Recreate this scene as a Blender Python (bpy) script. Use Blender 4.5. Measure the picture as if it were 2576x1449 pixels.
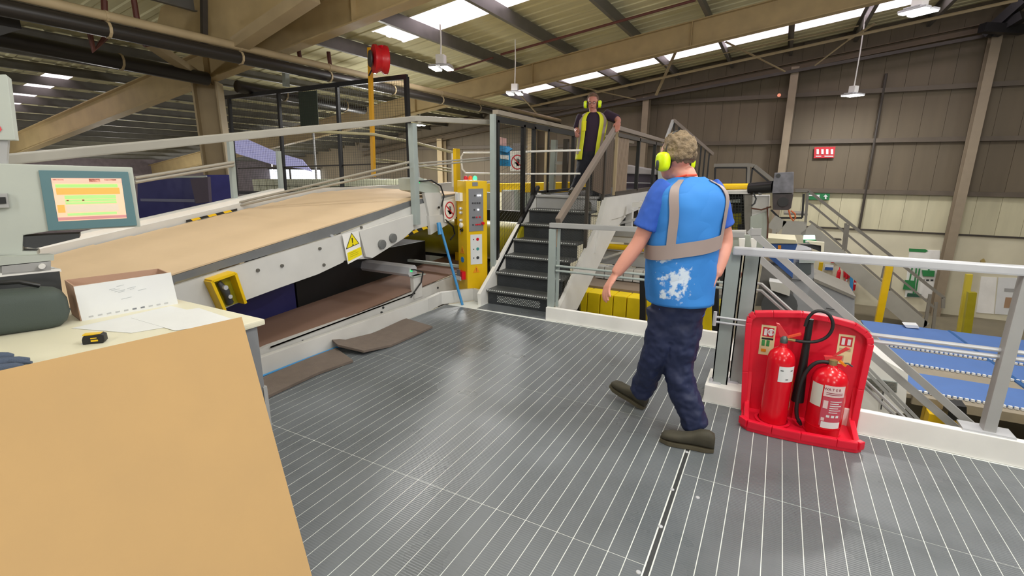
import bpy, bmesh, math, random
from mathutils import Vector, Matrix, Euler
for o in list(bpy.data.objects): bpy.data.objects.remove(o)
random.seed(7)
SC = bpy.context.scene
COL = SC.collection
# ---------------------------------------------------------------- camera
F, W, H = 1225.0, 2576.0, 1449.0
cam = bpy.data.objects.new('camera', bpy.data.cameras.new('camera'))
COL.objects.link(cam)
cam.data.sensor_width = 36.0
cam.data.lens = 36.0 * F / W
cam.data.clip_start = 0.05
EYE = Vector((0, 0, 1.6))
cam.location = EYE
PITCH, YAW, ROLL = math.radians(13.72), math.radians(28.2), math.radians(0.4)
CM = (Matrix.Rotation(YAW, 3, 'Z') @ Matrix.Rotation(math.pi/2 - PITCH, 3, 'X') @ Matrix.Rotation(ROLL, 3, 'Z'))
cam.rotation_euler = CM.to_euler()
SC.camera = cam
SC.view_settings.view_transform = 'Standard'
SC.view_settings.look = 'None'
SC.view_settings.gamma = 1.0
SC.view_settings.use_curve_mapping = False
SC.view_settings.exposure = 0.0
# ---------------------------------------------------------------- world
wd = bpy.data.worlds.new('sky'); SC.world = wd; wd.use_nodes = True
bg = wd.node_tree.nodes['Background']
bg.inputs[0].default_value = (0.98, 0.90, 0.95, 1); bg.inputs[1].default_value = 3.2

def area(name, loc, sx, sy, power, col=(1, 1, 1), rot=(0, 0, 0), spread=math.pi):
    l = bpy.data.lights.new(name, 'AREA'); l.shape = 'RECTANGLE'; l.size = sx; l.size_y = sy
    l.energy = power; l.color = col; l.spread = spread
    o = bpy.data.objects.new(name, l); o.location = loc; o.rotation_euler = rot; COL.objects.link(o); return o
LAMP_COL = (1.0, 0.985, 0.95)
# the hall's high bay lamps outside the frame (rows on both sides of and behind the camera)
for x, y, w in ((-2.2, 1.0, 8), (0.9, 3.2, 45), (-4.2, 3.4, 16), (2.6, -0.5, 62), (-1.5, -3.0, 40), (4.5, 6.5, 62), (7.0, 12.0, 70), (5.0, 1.5, 75), (3.2, 14.0, 60)):
    area('hall_lamp', (x, y, 4.3 + .135 * x), 0.5, 0.4, w, LAMP_COL)
def fill_point(x, y, z, power, col=LAMP_COL):
    l = bpy.data.lights.new('fill_light', 'POINT'); l.energy = power; l.color = col; l.shadow_soft_size = .25
    o = bpy.data.objects.new('fill_light', l); o.location = (x, y, z); COL.objects.link(o)
# fill points added to brighten roof, fronts and low left bay; no real fixtures
for x, y, z, w in ((-1.5, -3.6, 2.6, 120), (3.2, -3.4, 2.4, 250), (-2.4, 3.1, 3.4, 60), (4.2, -1.0, 3.4, 110), (6.5, 4.5, 3.0, 110), (7.5, 10.0, 3.0, 60), (-6.0, -2.5, 2.6, 60), (0.2, 1.9, 3.3, 120), (3.4, 3.6, 3.4, 140), (-4.6, 1.6, 2.9, 45),
                   (-12.0, 0.5, 1.6, 150), (-17.5, 4.0, 1.0, 110), (-20.5, 9.0, .8, 180), (-13.0, 14.0, 1.9, 160), (-19.0, 15.0, 1.0, 180), (-9.0, 9.5, 1.9, 90)):
    fill_point(x, y, z, w)
# ---------------------------------------------------------------- measuring helper: image point -> point on a world plane
def at(px, py, x=None, y=None, z=None, q=None, n=None):
    d = CM @ Vector(((px - W/2) / F, -(py - H/2) / F, -1.0))
    if x is not None: return EYE + d * ((x - EYE.x) / d.x)
    if y is not None: return EYE + d * ((y - EYE.y) / d.y)
    if z is not None: return EYE + d * ((z - EYE.z) / d.z)
    q = Vector(q); n = Vector(n); return EYE + d * ((q - EYE).dot(n) / d.dot(n))
# ---------------------------------------------------------------- materials
def lin(c):
    return tuple(((v/255)/12.92 if v/255 <= .04045 else ((v/255+.055)/1.055)**2.4) for v in c) + (1,)
MATS = {}
def mat(name, rgb, rough=.5, metal=0, var=.0, scale=6.0, bump=.0, bscale=60., emit=0, stretch=None, spec=.5, trans=0):
    if name in MATS: return MATS[name]
    m = bpy.data.materials.new(name); m.use_nodes = True
    nt = m.node_tree; b = nt.nodes['Principled BSDF']; c = lin(rgb)
    b.inputs['Base Color'].default_value = c
    b.inputs['Roughness'].default_value = rough; b.inputs['Metallic'].default_value = metal
    b.inputs['Specular IOR Level'].default_value = spec
    if emit:
        b.inputs['Emission Color'].default_value = c; b.inputs['Emission Strength'].default_value = emit
    if var or bump:
        tc = nt.nodes.new('ShaderNodeTexCoord'); mp = nt.nodes.new('ShaderNodeMapping')
        nt.links.new(tc.outputs['Object'], mp.inputs[0])
        if stretch: mp.inputs['Scale'].default_value = stretch
    if var:
        no = nt.nodes.new('ShaderNodeTexNoise'); no.inputs['Scale'].default_value = scale; no.inputs['Detail'].default_value = 5
        nt.links.new(mp.outputs[0], no.inputs['Vector'])
        r = nt.nodes.new('ShaderNodeMapRange'); r.inputs[1].default_value = .3; r.inputs[2].default_value = .7
        r.inputs[3].default_value = 1 - var; r.inputs[4].default_value = 1 + var * .6
        nt.links.new(no.outputs[0], r.inputs[0])
        mx = nt.nodes.new('ShaderNodeMix'); mx.data_type = 'RGBA'; mx.blend_type = 'MULTIPLY'; mx.inputs[0].default_value = 1
        mx.inputs[6].default_value = c; nt.links.new(r.outputs[0], mx.inputs[7])
        nt.links.new(mx.outputs[2], b.inputs['Base Color'])
        r2 = nt.nodes.new('ShaderNodeMapRange'); r2.inputs[3].default_value = max(0, rough - .12); r2.inputs[4].default_value = min(1, rough + .12)
        nt.links.new(no.outputs[0], r2.inputs[0]); nt.links.new(r2.outputs[0], b.inputs['Roughness'])
    if bump:
        n2 = nt.nodes.new('ShaderNodeTexNoise'); n2.inputs['Scale'].default_value = bscale; n2.inputs['Detail'].default_value = 3
        nt.links.new(mp.outputs[0], n2.inputs['Vector'])
        bp = nt.nodes.new('ShaderNodeBump'); bp.inputs['Strength'].default_value = bump; bp.inputs['Distance'].default_value = .01
        nt.links.new(n2.outputs[0], bp.inputs['Height']); nt.links.new(bp.outputs[0], b.inputs['Normal'])
    MATS[name] = m; return m
WHITE = mat('white paint', (240, 239, 236), .45, var=.08, scale=3)
CREAM = mat('cream wall', (214, 208, 184), .8, var=.10, scale=1.3)
PANELM = mat('wall cladding', (108, 97, 80), .7, var=.12, scale=1.2, stretch=(3, 1, .4))
PANELL = mat('pale wall cladding', (204, 198, 168), .7, var=.12, scale=1.2, stretch=(3, 1, .4))
TAN = mat('tan steel', (178, 156, 114), .6, var=.12, scale=3)
TANL = mat('tan steel light', (168, 150, 118), .6, var=.1, scale=3)
DARKST = mat('dark steel', (66, 60, 54), .5, var=.2, scale=4)
GIRTM = mat('girt steel', (96, 86, 74), .6, var=.15, scale=4)
GALV = mat('galvanised purlin', (112, 110, 106), .45, metal=.35, var=.15, scale=5)
ROOFM = mat('roof sheet', (224, 218, 178), .75, var=.10, scale=1.5, stretch=(.3, 6, 1))
GREYP = mat('grey rail paint', (168, 168, 168), .4, var=.06)
GREYR = mat('grey green post paint', (158, 168, 166), .4, var=.06)
ALU = mat('aluminium', (206, 208, 214), .35, metal=.3, var=.05)
MACH = mat('machine paint', (208, 207, 204), .4, var=.06, scale=4)
MACHG = mat('machine grey green', (176, 184, 176), .4, var=.05, scale=4)
YEL = mat('yellow paint', (232, 190, 12), .35, var=.06)
YELD = mat('dark yellow paint', (158, 148, 24), .4, var=.1)
BLACK = mat('black paint', (22, 22, 24), .45)
DGREY = mat('dark grey', (58, 60, 62), .5, var=.1)
MESHM = mat('mesh wire', (40, 44, 40), .5)
RED = mat('red paint', (214, 16, 40), .32, var=.05)
RUBBER = mat('black rubber', (28, 28, 30), .55)
BROWNMAT = mat('brown mat', (112, 100, 92), .9, var=.12, scale=20, bump=.4, bscale=200)
CARD = mat('cardboard', (188, 154, 106), .85, var=.04, scale=4)
CARDE = mat('cardboard edge', (132, 100, 76), .9)
KRAFT = mat('kraft board', (212, 186, 152), .8, var=.03, scale=4)
PAPER = mat('paper', (222, 224, 226), .8, var=.03)
TABLEM = mat('table top', (222, 218, 196), .5, var=.03)
SKYB = mat('blue plastic', (60, 140, 200), .4)
CONC = mat('concrete floor', (128, 120, 100), .6, var=.15, scale=2)
RUBBERT = mat('rubber belt', (112, 114, 116), .6, var=.1)
GLOW = mat('lamp diffuser', (255, 255, 248), .5, emit=14)
# ---------------------------------------------------------------- geometry helpers
class MB:
    def __init__(s): s.v = []; s.f = []
    def add(s, vs, fs):
        k = len(s.v); s.v += [Vector(p) for p in vs]; s.f += [tuple(i + k for i in f) for f in fs]; return s
    def box(s, a, b, M=None):
        a, b = Vector(a), Vector(b)
        vs = [Vector((x, y, z)) for x in (a.x, b.x) for y in (a.y, b.y) for z in (a.z, b.z)]
        if M: vs = [M @ p for p in vs]
        return s.add(vs, [(0,1,3,2),(4,6,7,5),(0,4,5,1),(2,3,7,6),(0,2,6,4),(1,5,7,3)])
    def bar(s, p, q, w, h=None, up=(0, 0, 1)):
        p, q = Vector(p), Vector(q); h = h or w; d = (q - p).normalized(); u = Vector(up)
        if abs(d.dot(u)) > .98: u = Vector((1, 0, 0))
        r = d.cross(u).normalized(); u = r.cross(d)
        vs = [e + r*a*w/2 + u*b*h/2 for e in (p, q) for a, b in ((-1,-1),(1,-1),(1,1),(-1,1))]
        return s.add(vs, [(3,2,1,0),(4,5,6,7),(0,1,5,4),(1,2,6,5),(2,3,7,6),(3,0,4,7)])
    def ibeam(s, p, q, w, h, t=.02, up=(0, 0, 1)):
        p, q = Vector(p), Vector(q); d = (q-p).normalized(); u = Vector(up); r = d.cross(u)
        if r.length < .05: u = Vector((0, 1, 0)); r = d.cross(u)
        r.normalize(); u = r.cross(d)
        s.bar(p, q, t, h - t, u)
        s.bar(p + u*(h/2-t/2), q + u*(h/2-t/2), w, t, u); return s.bar(p - u*(h/2-t/2), q - u*(h/2-t/2), w, t, u)
    def cyl(s, p, q, r, n=12, r2=None, cap=True):
        p, q = Vector(p), Vector(q); r2 = r if r2 is None else r2; d = (q - p).normalized()
        a = d.orthogonal().normalized(); b = d.cross(a)
        vs = [e + (a*math.cos(t*2*math.pi/n) + b*math.sin(t*2*math.pi/n))*rr for e, rr in ((p, r), (q, r2)) for t in range(n)]
        fs = [(i, (i+1) % n, n+(i+1) % n, n+i) for i in range(n)]
        if cap: fs += [tuple(reversed(range(n))), tuple(range(n, 2*n))]
        return s.add(vs, fs)
    def tube(s, pts, r, n=8):
        pts = [Vector(p) for p in pts]; k = len(s.v); vs = []; a = None
        for i, p in enumerate(pts):
            d = (pts[min(i+1, len(pts)-1)] - pts[max(i-1, 0)]).normalized()
            a = d.orthogonal().normalized() if a is None else (a - d*a.dot(d)).normalized()
            b = d.cross(a); rr = r[i] if isinstance(r, (list, tuple)) else r
            vs += [p + (a*math.cos(t*2*math.pi/n) + b*math.sin(t*2*math.pi/n))*rr for t in range(n)]
        fs = [(i*n+t, i*n+(t+1) % n, (i+1)*n+(t+1) % n, (i+1)*n+t) for i in range(len(pts)-1) for t in range(n)]
        fs += [tuple(reversed(range(n))), tuple(range((len(pts)-1)*n, len(pts)*n))]
        return s.add(vs, fs)
    def prism(s, poly, th):
        poly = [Vector(p) for p in poly]; th = Vector(th); n = len(poly)
        return s.add(poly + [p + th for p in poly], [tuple(range(n)), tuple(reversed(range(n, 2*n)))] + [(i, n+i, n+(i+1) % n, (i+1) % n) for i in range(n)])
    def lathe(s, prof, o, ax=(0, 0, 1), n=20):
        o, d = Vector(o), Vector(ax).normalized(); a = d.orthogonal().normalized(); b = d.cross(a); m = len(prof)
        vs = [o + d*h + (a*math.cos(t*2*math.pi/n) + b*math.sin(t*2*math.pi/n))*r for r, h in prof for t in range(n)]
        fs = [(i*n+t, i*n+(t+1) % n, (i+1)*n+(t+1) % n, (i+1)*n+t) for i in range(m-1) for t in range(n)]
        fs += [tuple(reversed(range(n))), tuple(range((m-1)*n, m*n))]
        return s.add(vs, fs)
    def sheet(s, a, b, c, d):
        return s.add([a, b, c, d], [(0, 1, 2, 3)])
    def build(s, name, m, parent=None, smooth=False, bevel=0, o=None, kind=None, label=None):
        base = wloc(parent) if parent else Vector((0, 0, 0))
        o = Vector(o) if o is not None else None
        loc = o if (o is not None and parent is None) else base
        me = bpy.data.meshes.new(name); me.from_pydata([p - loc for p in s.v], [], s.f); me.materials.append(m)
        bm = bmesh.new(); bm.from_mesh(me); bmesh.ops.recalc_face_normals(bm, faces=bm.faces)
        if bevel: bmesh.ops.bevel(bm, geom=[e for e in bm.edges if e.calc_face_angle(0) > .5], offset=bevel, segments=2, profile=.7, affect='EDGES', clamp_overlap=True)
        bm.to_mesh(me); bm.free()
        if smooth:
            me.polygons.foreach_set('use_smooth', [True]*len(me.polygons))
            me.set_sharp_from_angle(angle=math.radians(smooth if smooth > 1 else 40))
        ob = bpy.data.objects.new(name, me); COL.objects.link(ob)
        if parent: ob.parent = parent
        elif o is not None: ob.location = o
        if kind: ob['kind'] = kind
        if label: ob['label'] = label
        return ob
def wloc(o):
    l = Vector((0, 0, 0))
    while o: l += o.location; o = o.parent
    return l
def thing(name, label, cat, loc=(0, 0, 0), group=None):
    o = bpy.data.objects.new(name, None); COL.objects.link(o); o.location = loc; o.empty_display_size = .1
    o['label'] = label; o['category'] = cat
    if group: o['group'] = group
    return o
def tag(o, label, cat, group=None, kind=None):
    o['label'] = label; o['category'] = cat
    if group: o['group'] = group
    if kind: o['kind'] = kind
    return o
KIDS = {}
def dup(root, shift, label=None, group=None):
    r = root.copy(); COL.objects.link(r); r.location = root.location + Vector(shift)
    if label: r['label'] = label
    if group: r['group'] = group
    for ch in list(root.children):
        c = ch.copy(); COL.objects.link(c); c.parent = r
        for g in ch.children:
            d = g.copy(); COL.objects.link(d); d.parent = c
    return r
def st(name, mb, m, parent=None, **k):
    o = mb.build(name, m, parent, **k)
    if not parent: o['kind'] = 'structure'
    return o
def text(name, body, size, M, m, parent, th=.001, align='CENTER'):
    cu = bpy.data.curves.new(name, 'FONT'); cu.body = body; cu.size = size; cu.extrude = th; cu.align_x = align; cu.align_y = 'CENTER'
    cu.materials.append(m); tmp = bpy.data.objects.new(name, cu); COL.objects.link(tmp)
    dg = bpy.context.evaluated_depsgraph_get(); me = bpy.data.meshes.new_from_object(tmp.evaluated_get(dg))
    bpy.data.objects.remove(tmp); me.transform(M); me.transform(Matrix.Translation(-wloc(parent)))
    if not me.materials: me.materials.append(m)
    o = bpy.data.objects.new(name, me); COL.objects.link(o); o.parent = parent; return o
def frame(o, xd, zd):
    """matrix whose X runs along xd, Y (text up) along zd, at o"""
    x = Vector(xd).normalized(); y = Vector(zd).normalized(); z = x.cross(y).normalized(); y = z.cross(x)
    M = Matrix((x, y, z)).transposed().to_4x4(); M.translation = Vector(o); return M
# ================================================================ SETTING
S = .135
def RZ(x, dz=0): return 4.4 + dz + S * x     # underside of the rafters; purlins at +.5, sheets at +.8
XL, XR, YB, YF, ZG = -24.0, 11.0, 17.5, -7.0, -2.3
g = MB().box((XL, YF, ZG-.2), (XR, YB, ZG)); st('floor', g, CONC)
# ---- back wall: smooth lower wall, cladding above in bands between the girts
wb = st('wall_back', MB().box((XL, YB+.07, ZG), (XR, YB+.3, 6.0)), PANELM)
lw = MB().box((XL, YB-.05, ZG), (XR, YB+.11, -.05)); lw.build('lower_wall', CREAM, wb)
k = 0
bands = [(-.04, 1.0, PANELL), (1.08, 2.42, PANELM), (2.48, 3.74, PANELM), (3.8, 5.4, PANELM)]
for z0, z1, m in bands:
    me = MB().box((0, YB, z0), (.505, YB+.1, z1)); src = None
    x = -17.0
    while x < 8.0:
        wide = .505 if x > -4.5 else 1.05
        if z0 > 3 or z1 > 0:
            MB().box((x, YB + random.uniform(0, .006), z0), (x + wide - .006, YB+.1, min(z1, RZ(x, .8)))).build('panel', m, wb) if RZ(x, .8) > z0 + .1 else None
        x += wide
for z in (3.77, 2.45, 1.04):
    st('trim_girt', MB().box((-17.5, YB-.12, z-.06), (8, YB-.02, z+.06)), GIRTM, wb)
st('trim_ledge', MB().box((-17.5, YB-.1, -.07), (8, YB-.03, -.03)), DARKST, wb)
WCOL = mat('wall column', (146, 132, 112), .6, var=.08)
for x in (-4.2, 0.0, 4.25):
    st('column', MB().ibeam((x, YB-.3, ZG), (x, YB-.3, RZ(x, .1)), .2, .32, up=(0, 1, 0)), WCOL)
for x in (2.2,):
    st('trim_drainpipe', MB().cyl((x, YB-.1, -.05), (x, YB-.1, 4.2), .035, 8), DARKST, wb)
for x in (-12.6, -8.4):
    st('column', MB().ibeam((x, YB-.3, ZG), (x, YB-.3, RZ(x, .1)), .25, .32, up=(0, 1, 0)), TANL)
st('wall_left', MB().box((XL-.2, YF, ZG), (XL, YB, 3.5)), mat('dim wall', (110, 100, 104), .8, var=.2))
st('wall_right', MB().box((XR, YF, ZG), (XR+.2, YB, 8)), PANELM)
st('wall_front', MB().box((XL, YF-.2, ZG), (XR, YF, 8)), PANELM)
# ---- roof: sheets 1 m wide in y, cut open at the rooflights
ceil = st('ceiling', MB().box((XL, YB-.02, 0), (XL+.01, YB-.01, .01)), ROOFM)
def sheet_x(x0, x1, y0, y1, m, nm='roof_panel', kind=None):
    z0, z1 = RZ(x0, .8), RZ(x1, .8)
    mb = MB(); n = max(2, int((y1-y0)/.33)); w = (y1-y0)/n
    for i in range(n):                                   # trapezoid ribs running down the slope
        ya = y0 + i*w
        ys = [ya, ya+.05, ya+.07, ya+w-.07, ya+w-.05, ya+w]; dz = [0, 0, .018, .018, 0, 0]
        vs = []
        for x, z in ((x0, z0), (x1, z1)): vs += [(x, yy, z+d) for yy, d in zip(ys, dz)]
        mb.add(vs, [(j, j+1, j+7, j+6) for j in range(5)])
    return mb.build(nm, m, ceil)
SKYM = bpy.data.materials.new('rooflight sheet'); SKYM.use_nodes = True
nt = SKYM.node_tree; nt.nodes.remove(nt.nodes['Principled BSDF'])
tr = nt.nodes.new('ShaderNodeBsdfTranslucent'); tr.inputs[0].default_value = (.95, .86, .9, 1)
tp = nt.nodes.new('ShaderNodeBsdfTransparent'); mxs = nt.nodes.new('ShaderNodeMixShader'); mxs.inputs[0].default_value = .12
nt.links.new(tr.outputs[0], mxs.inputs[1]); nt.links.new(tp.outputs[0], mxs.inputs[2]); nt.links.new(mxs.outputs[0], nt.nodes['Material Output'].inputs[0])
lights = {(7.9, 8.85): (-7.4, 8.0), (15.0, 15.95): (-8.2, 1.0), (4.82, 5.27): (-16.7, -13.0), (15.55, 16.4): (1.3, 4.2)}
ycuts = sorted({-7.0, YB, 4.82, 5.27, 7.9, 8.85, 15.0, 15.95} | {float(v) for v in range(-5, 17, 2) if not (7 <= v <= 9 or 14.5 < v < 16.5 or v == 5)})
for a, b in zip(ycuts, ycuts[1:]):
    if (a, b) in lights:
        x0, x1 = lights[(a, b)]
        if a == 4.82:
            sheet_x(XL, -16.7, a, b, ROOFM); sheet_x(-13.0, XR, a, b, ROOFM)
        else:
            sheet_x(XL, x0, a, b, ROOFM)
            if x1 < XR: sheet_x(x1 + (0 if a < 15 else 3.4), XR, a, b, ROOFM)
            if a >= 15: x1 = x1 + 3.4
        xx = x0
        while xx < x1 - .2:
            xe = min(xx + 1.55, x1); sheet_x(xx, xe, a, b, SKYM, 'rooflight'); xx = xe
    else: sheet_x(XL, XR, a, b + (.25 if b == YB else 0), ROOFM)
# purlins: zed sections along y; closer spaced in the low bay on the left
px = [-0.2 + 1.55*i for i in range(-5, 7)]
for x in px + [-9.9 - .88*i for i in range(16)]:
    if x < XL: continue
    hp = .13 if x > -9.5 else .08
    z = RZ(x, .77 - hp); mb = MB()
    mb.box((x-.006, YF, z-hp), (x+.006, YB, z+hp)).box((x, YF, z-hp-.005), (x+.075, YB, z-hp+.005)).box((x-.075, YF, z+hp-.005), (x, YB, z+hp+.005))
    mb.build('purlin', GALV, ceil)
# rafters on the portal frames
for y in (-.1, 5.8, 11.7, 17.15):
    x0 = XL if y != 17.15 else -17
    mb = MB()
    a, b = Vector((x0, y, RZ(x0, .25))), Vector((XR, y, RZ(XR, .25)))
    if y > 17: a, b = a - Vector((0, 0, .13)), b - Vector((0, 0, .13))
    mb.ibeam(a, b, .22, .5 if y < 17 else .2, .02); mb.build('rafter', TAN if y < 17 else mat('brown rafter', (92, 78, 58), .6, var=.15), ceil)
    for i in range(6 if y < 17 else 0):
        xs = -9.4 + 3.7*i
        if y > 1: MB().box((xs-.008, y-.1, RZ(xs, .02)), (xs+.008, y+.1, RZ(xs, .48))).build('stiffener', TAN, ceil)
# thin service pipes and bracing under the roof
mb = MB()
def rp(px_, py_, dz): return at(px_, py_, q=(0, 0, 4.4+dz), n=(-S, 0, 1))
MB().cyl(rp(745, 120, .42), rp(1045, 0, .42), .025, 8).build('sprinkler_pipe', mat('rust red pipe', (92, 48, 40), .6), ceil)
MB().cyl(rp(1260, 137, .42), rp(1750, 0, .42), .025, 8).build('sprinkler_pipe', MATS['rust red pipe'], ceil)
MB().cyl(rp(1130, 180, .42), rp(1240, 145, .42), .02, 8).build('sprinkler_pipe', MATS['rust red pipe'], ceil)
MB().cyl(at(1335, 268, y=13.5), at(2560, 0, y=13.5), .03, 8).build('conduit', TANL, ceil)
MB().cyl(at(1330, 235, y=14.5), at(2160, 65, y=14.5), .014, 6).build('tie_rod', TANL, ceil)
for p, q, w in (((1700, 130), (1650, 240), .08), ((1825, 105), (1900, 142), .08), ((1900, 142), (1975, 180), .05), ((2200, 60), (2135, 100), .07), ((2135, 100), (2050, 165), .03),
             ((1400, 205), (1500, 228), .12), ((1500, 228), (1600, 250), .05), ((1310, 240), (1350, 285), .07)):
    MB().bar(at(*p, y=14.2), at(*q, y=14.6), w, .02).build('brace', TANL, ceil)
MB().bar(at(1345, 300, y=17.0), at(2576, 72, y=17.0), .06, .08).build('eaves_rail', DARKST, ceil)
# dark diagonal truss in the upper right corner
for p, q in (((2576, 0), (2478, 88)), ((2576, 38), (2500, 84)), ((2470, 70), (2576, 75))):
    MB().bar(at(*p, y=16.4), at(*q, y=16.8), .2, .2).build('truss_bar', BLACK, ceil)
# ---- column with knee braces at the left, x about -9.5
cx, cy = -9.52, 5.8
cl = st('column', MB().ibeam((cx, cy, ZG), (cx, cy, RZ(cx)), .36, .42, .03, up=(.75, .66, 0)), TANL, bevel=0)
top = Vector((cx, cy, 3.12))
MB().bar(at(600, 112, y=4.8), at(785, -12, y=4.8), .22, .14).build('haunch_flange', TANL, cl)
MB().bar(top, at(600, 140, y=6.6), .2, .13).build('knee_brace', TANL, cl)
MB().bar(top, at(368, 103, y=4.2), .16, .10).build('knee_brace', TANL, cl)
hw = [at(*p_, y=4.8) for p_ in ((500, 130), (603, 116), (785, -12), (900, -90), (430, -90), (395, 60))]
MB().prism(hw, (0, .03, 0)).build('haunch_web', TAN, cl)
MB().bar(at(512, -30, y=4.76), at(514, 125, y=4.76), .07, .07).build('stiffener', DARKST, cl)
# ---- pipe runs along y on the left
def run(name, a, b, r, m, label, n=10):
    t = thing(name, label, 'pipe', a); MB().cyl(a, b, r, n).build('pipe', m, t, smooth=1)
    a, b = Vector(a), Vector(b); L = (b-a).length; d = (b-a)/L
    for i in range(int(L/1.6)):
        c = a + d*(1.0+1.6*i); MB().cyl(c-d*.015, c+d*.015, r*1.12, n).build('clamp', TANL, t)
    return t
run('service_duct', (-7.0, 0.6, 3.27), (-7.0, 16.5, 3.25), .055, TANL, 'long pale duct running under the roof towards the far wall')
run('drain_pipe', (-7.02, 0.6, 3.13), (-7.02, 16.5, 3.1), .085, mat('dark pipe', (38, 34, 32), .4), 'thick dark pipe hung just below the long pale duct')
run('drain_pipe', (-9.0, 1.6, 3.22), (-9.0, 5.5, 3.09), .11, MATS['dark pipe'], 'thick dark pipe entering the left of the tan column top')
run('drain_pipe', (-9.1, 6.1, 3.06), (-9.1, 9.3, 2.98), .11, MATS['dark pipe'], 'thick dark pipe leaving the right of the tan column top')
for i, pts in enumerate([[(222, 65), (236, 128), (265, 95), (262, 0)], [(336, -5), (352, 95), (362, 112), (430, 100)], [(750, 118), (755, 150)], [(826, 130), (832, 176)]]):
    t = MB().tube([at(*p, x=-7.6) for p in pts], .035, 8).build('riser_pipe', MATS['rust red pipe'], o=at(*pts[0], x=-7.6))
    tag(t, ['rusty red bent pipe hooked over the dark pipes, far left', 'dark red pipe dropping past the long duct beside the column', 'short red sprinkler drop with a bent top', 'short dark red drop pipe left of the red hose reel'][i], 'pipe')
dk = MB().box((-15, 1.2, 3.05), (-7.5, 2.6, 3.25)); tag(dk.build('roof_duct', mat('dark duct', (30, 28, 30), .6), o=(-11, 2, 3.1)), 'broad dark duct across the upper left corner under the roof', 'duct')
# ================================================================ PLATFORM FLOOR (tread planks over an aluminium frame)
def treadmat():
    m = bpy.data.materials.new('tread plank'); m.use_nodes = True; nt = m.node_tree; b = nt.nodes['Principled BSDF']
    tc = nt.nodes.new('ShaderNodeTexCoord')
    no = nt.nodes.new('ShaderNodeTexNoise'); no.inputs['Scale'].default_value = 1.6; no.inputs['Detail'].default_value = 6
    geo = nt.nodes.new('ShaderNodeNewGeometry')
    nt.links.new(geo.outputs['Position'], no.inputs['Vector'])
    cr = nt.nodes.new('ShaderNodeValToRGB'); cr.color_ramp.elements[0].position = .3; cr.color_ramp.elements[1].position = .75
    cr.color_ramp.elements[0].color = lin((92, 97, 101)); cr.color_ramp.elements[1].color = lin((114, 119, 125))
    nt.links.new(no.outputs[0], cr.inputs[0]); nt.links.new(cr.outputs[0], b.inputs['Base Color'])
    r2 = nt.nodes.new('ShaderNodeMapRange'); r2.inputs[1].default_value = .35; r2.inputs[2].default_value = .65; r2.inputs[3].default_value = .24; r2.inputs[4].default_value = .42
    nt.links.new(no.outputs[0], r2.inputs[0]); nt.links.new(r2.outputs[0], b.inputs['Roughness'])
    wv = nt.nodes.new('ShaderNodeTexWave'); wv.bands_direction = 'Y'; wv.inputs['Scale'].default_value = 25; wv.inputs['Distortion'].default_value = 0
    nt.links.new(geo.outputs['Position'], wv.inputs['Vector'])
    n3 = nt.nodes.new('ShaderNodeTexNoise'); n3.inputs['Scale'].default_value = 14; nt.links.new(geo.outputs['Position'], n3.inputs['Vector'])
    b1 = nt.nodes.new('ShaderNodeBump'); b1.inputs['Strength'].default_value = .25; b1.inputs['Distance'].default_value = .004
    b2 = nt.nodes.new('ShaderNodeBump'); b2.inputs['Strength'].default_value = .12; b2.inputs['Distance'].default_value = .01
    nt.links.new(wv.outputs[0], b1.inputs['Height']); nt.links.new(n3.outputs[0], b2.inputs['Height']); nt.links.new(b1.outputs[0], b2.inputs['Normal'])
    nt.links.new(b2.outputs[0], b.inputs['Normal']); return m
TREAD = treadmat()
FR = mat('deck aluminium', (232, 236, 234), .4, metal=.0, var=.12, scale=3)
deckp = [(-3.40, -.8), (3.6, -.8), (3.6, 3.47), (-.26, 3.47), (-.26, 4.66), (-2.08, 4.66), (-2.08, 4.95), (-3.18, 4.95), (-3.40, 4.6)]
dk = st('floor', MB().prism([(x, y, -.0016) for x, y in deckp], (0, 0, -.12)), FR)
meshes = {}
def plank(x0, x1, y0, y1):
    w, l = round(x1-x0, 4), round(y1-y0, 3)
    if (w, l) not in meshes:
        ob = MB().box((0, 0, -.0016), (w, l, .0)).build('plank', TREAD, dk, bevel=.0006); meshes[(w, l)] = ob.data
    else:
        ob = bpy.data.objects.new('plank', meshes[(w, l)]); COL.objects.link(ob); ob.parent = dk
    ob.location = (x0, y0, 0)
SP = .0795; GAP = .0040
xs = []; x = -.310
while x > -3.36: xs.append((x-SP+GAP, x)); x -= SP
xr = -.281
while xr < 2.6: xs.append((xr+GAP, xr+SP)); xr += SP
for a, b in xs:
    ye = 4.64 if b < -2.1 else (4.64 if a < -.28 else 3.455)
    if a < -3.34: a = max(a, -3.39)
    segs = [.35, 1.765, 3.02, ye] if b <= -.3 else [.35, 1.62, 2.50, ye]
    for s0, s1 in zip(segs, segs[1:]): plank(a, b, s0, s1 - .004)
MB().box((-.303, .35, -.0016), (-.283, 3.45, 0)).build('joint_strip', DGREY, dk)
for p in ((1691, 1231), (1662, 1324), (1606, 1439), (1755, 1251), (1728, 1137)):
    c = at(*p, z=.001); MB().lathe([(.0, .004), (.009, .003), (.011, 0)][::-1], c - Vector((0, 0, .001)), n=10).build('screw', ALU, dk)
MB().box((-2.98, 4.66, -.012), (-2.09, 4.94, 0)).build('threshold_plate', TREAD, dk)
MB().box((-3.0, 4.650, -.01), (-2.09, 4.665, .004)).build('threshold_strip', FR, dk)
# legs under the deck
for x, y in ((-2.1, 4.5), (-.35, 4.5), (-.35, 3.4), (2.5, 3.4), (-3.3, 4.5)):
    MB().bar((x, y, ZG), (x, y, -.13), .12).build('leg', GREYP, dk)
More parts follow.
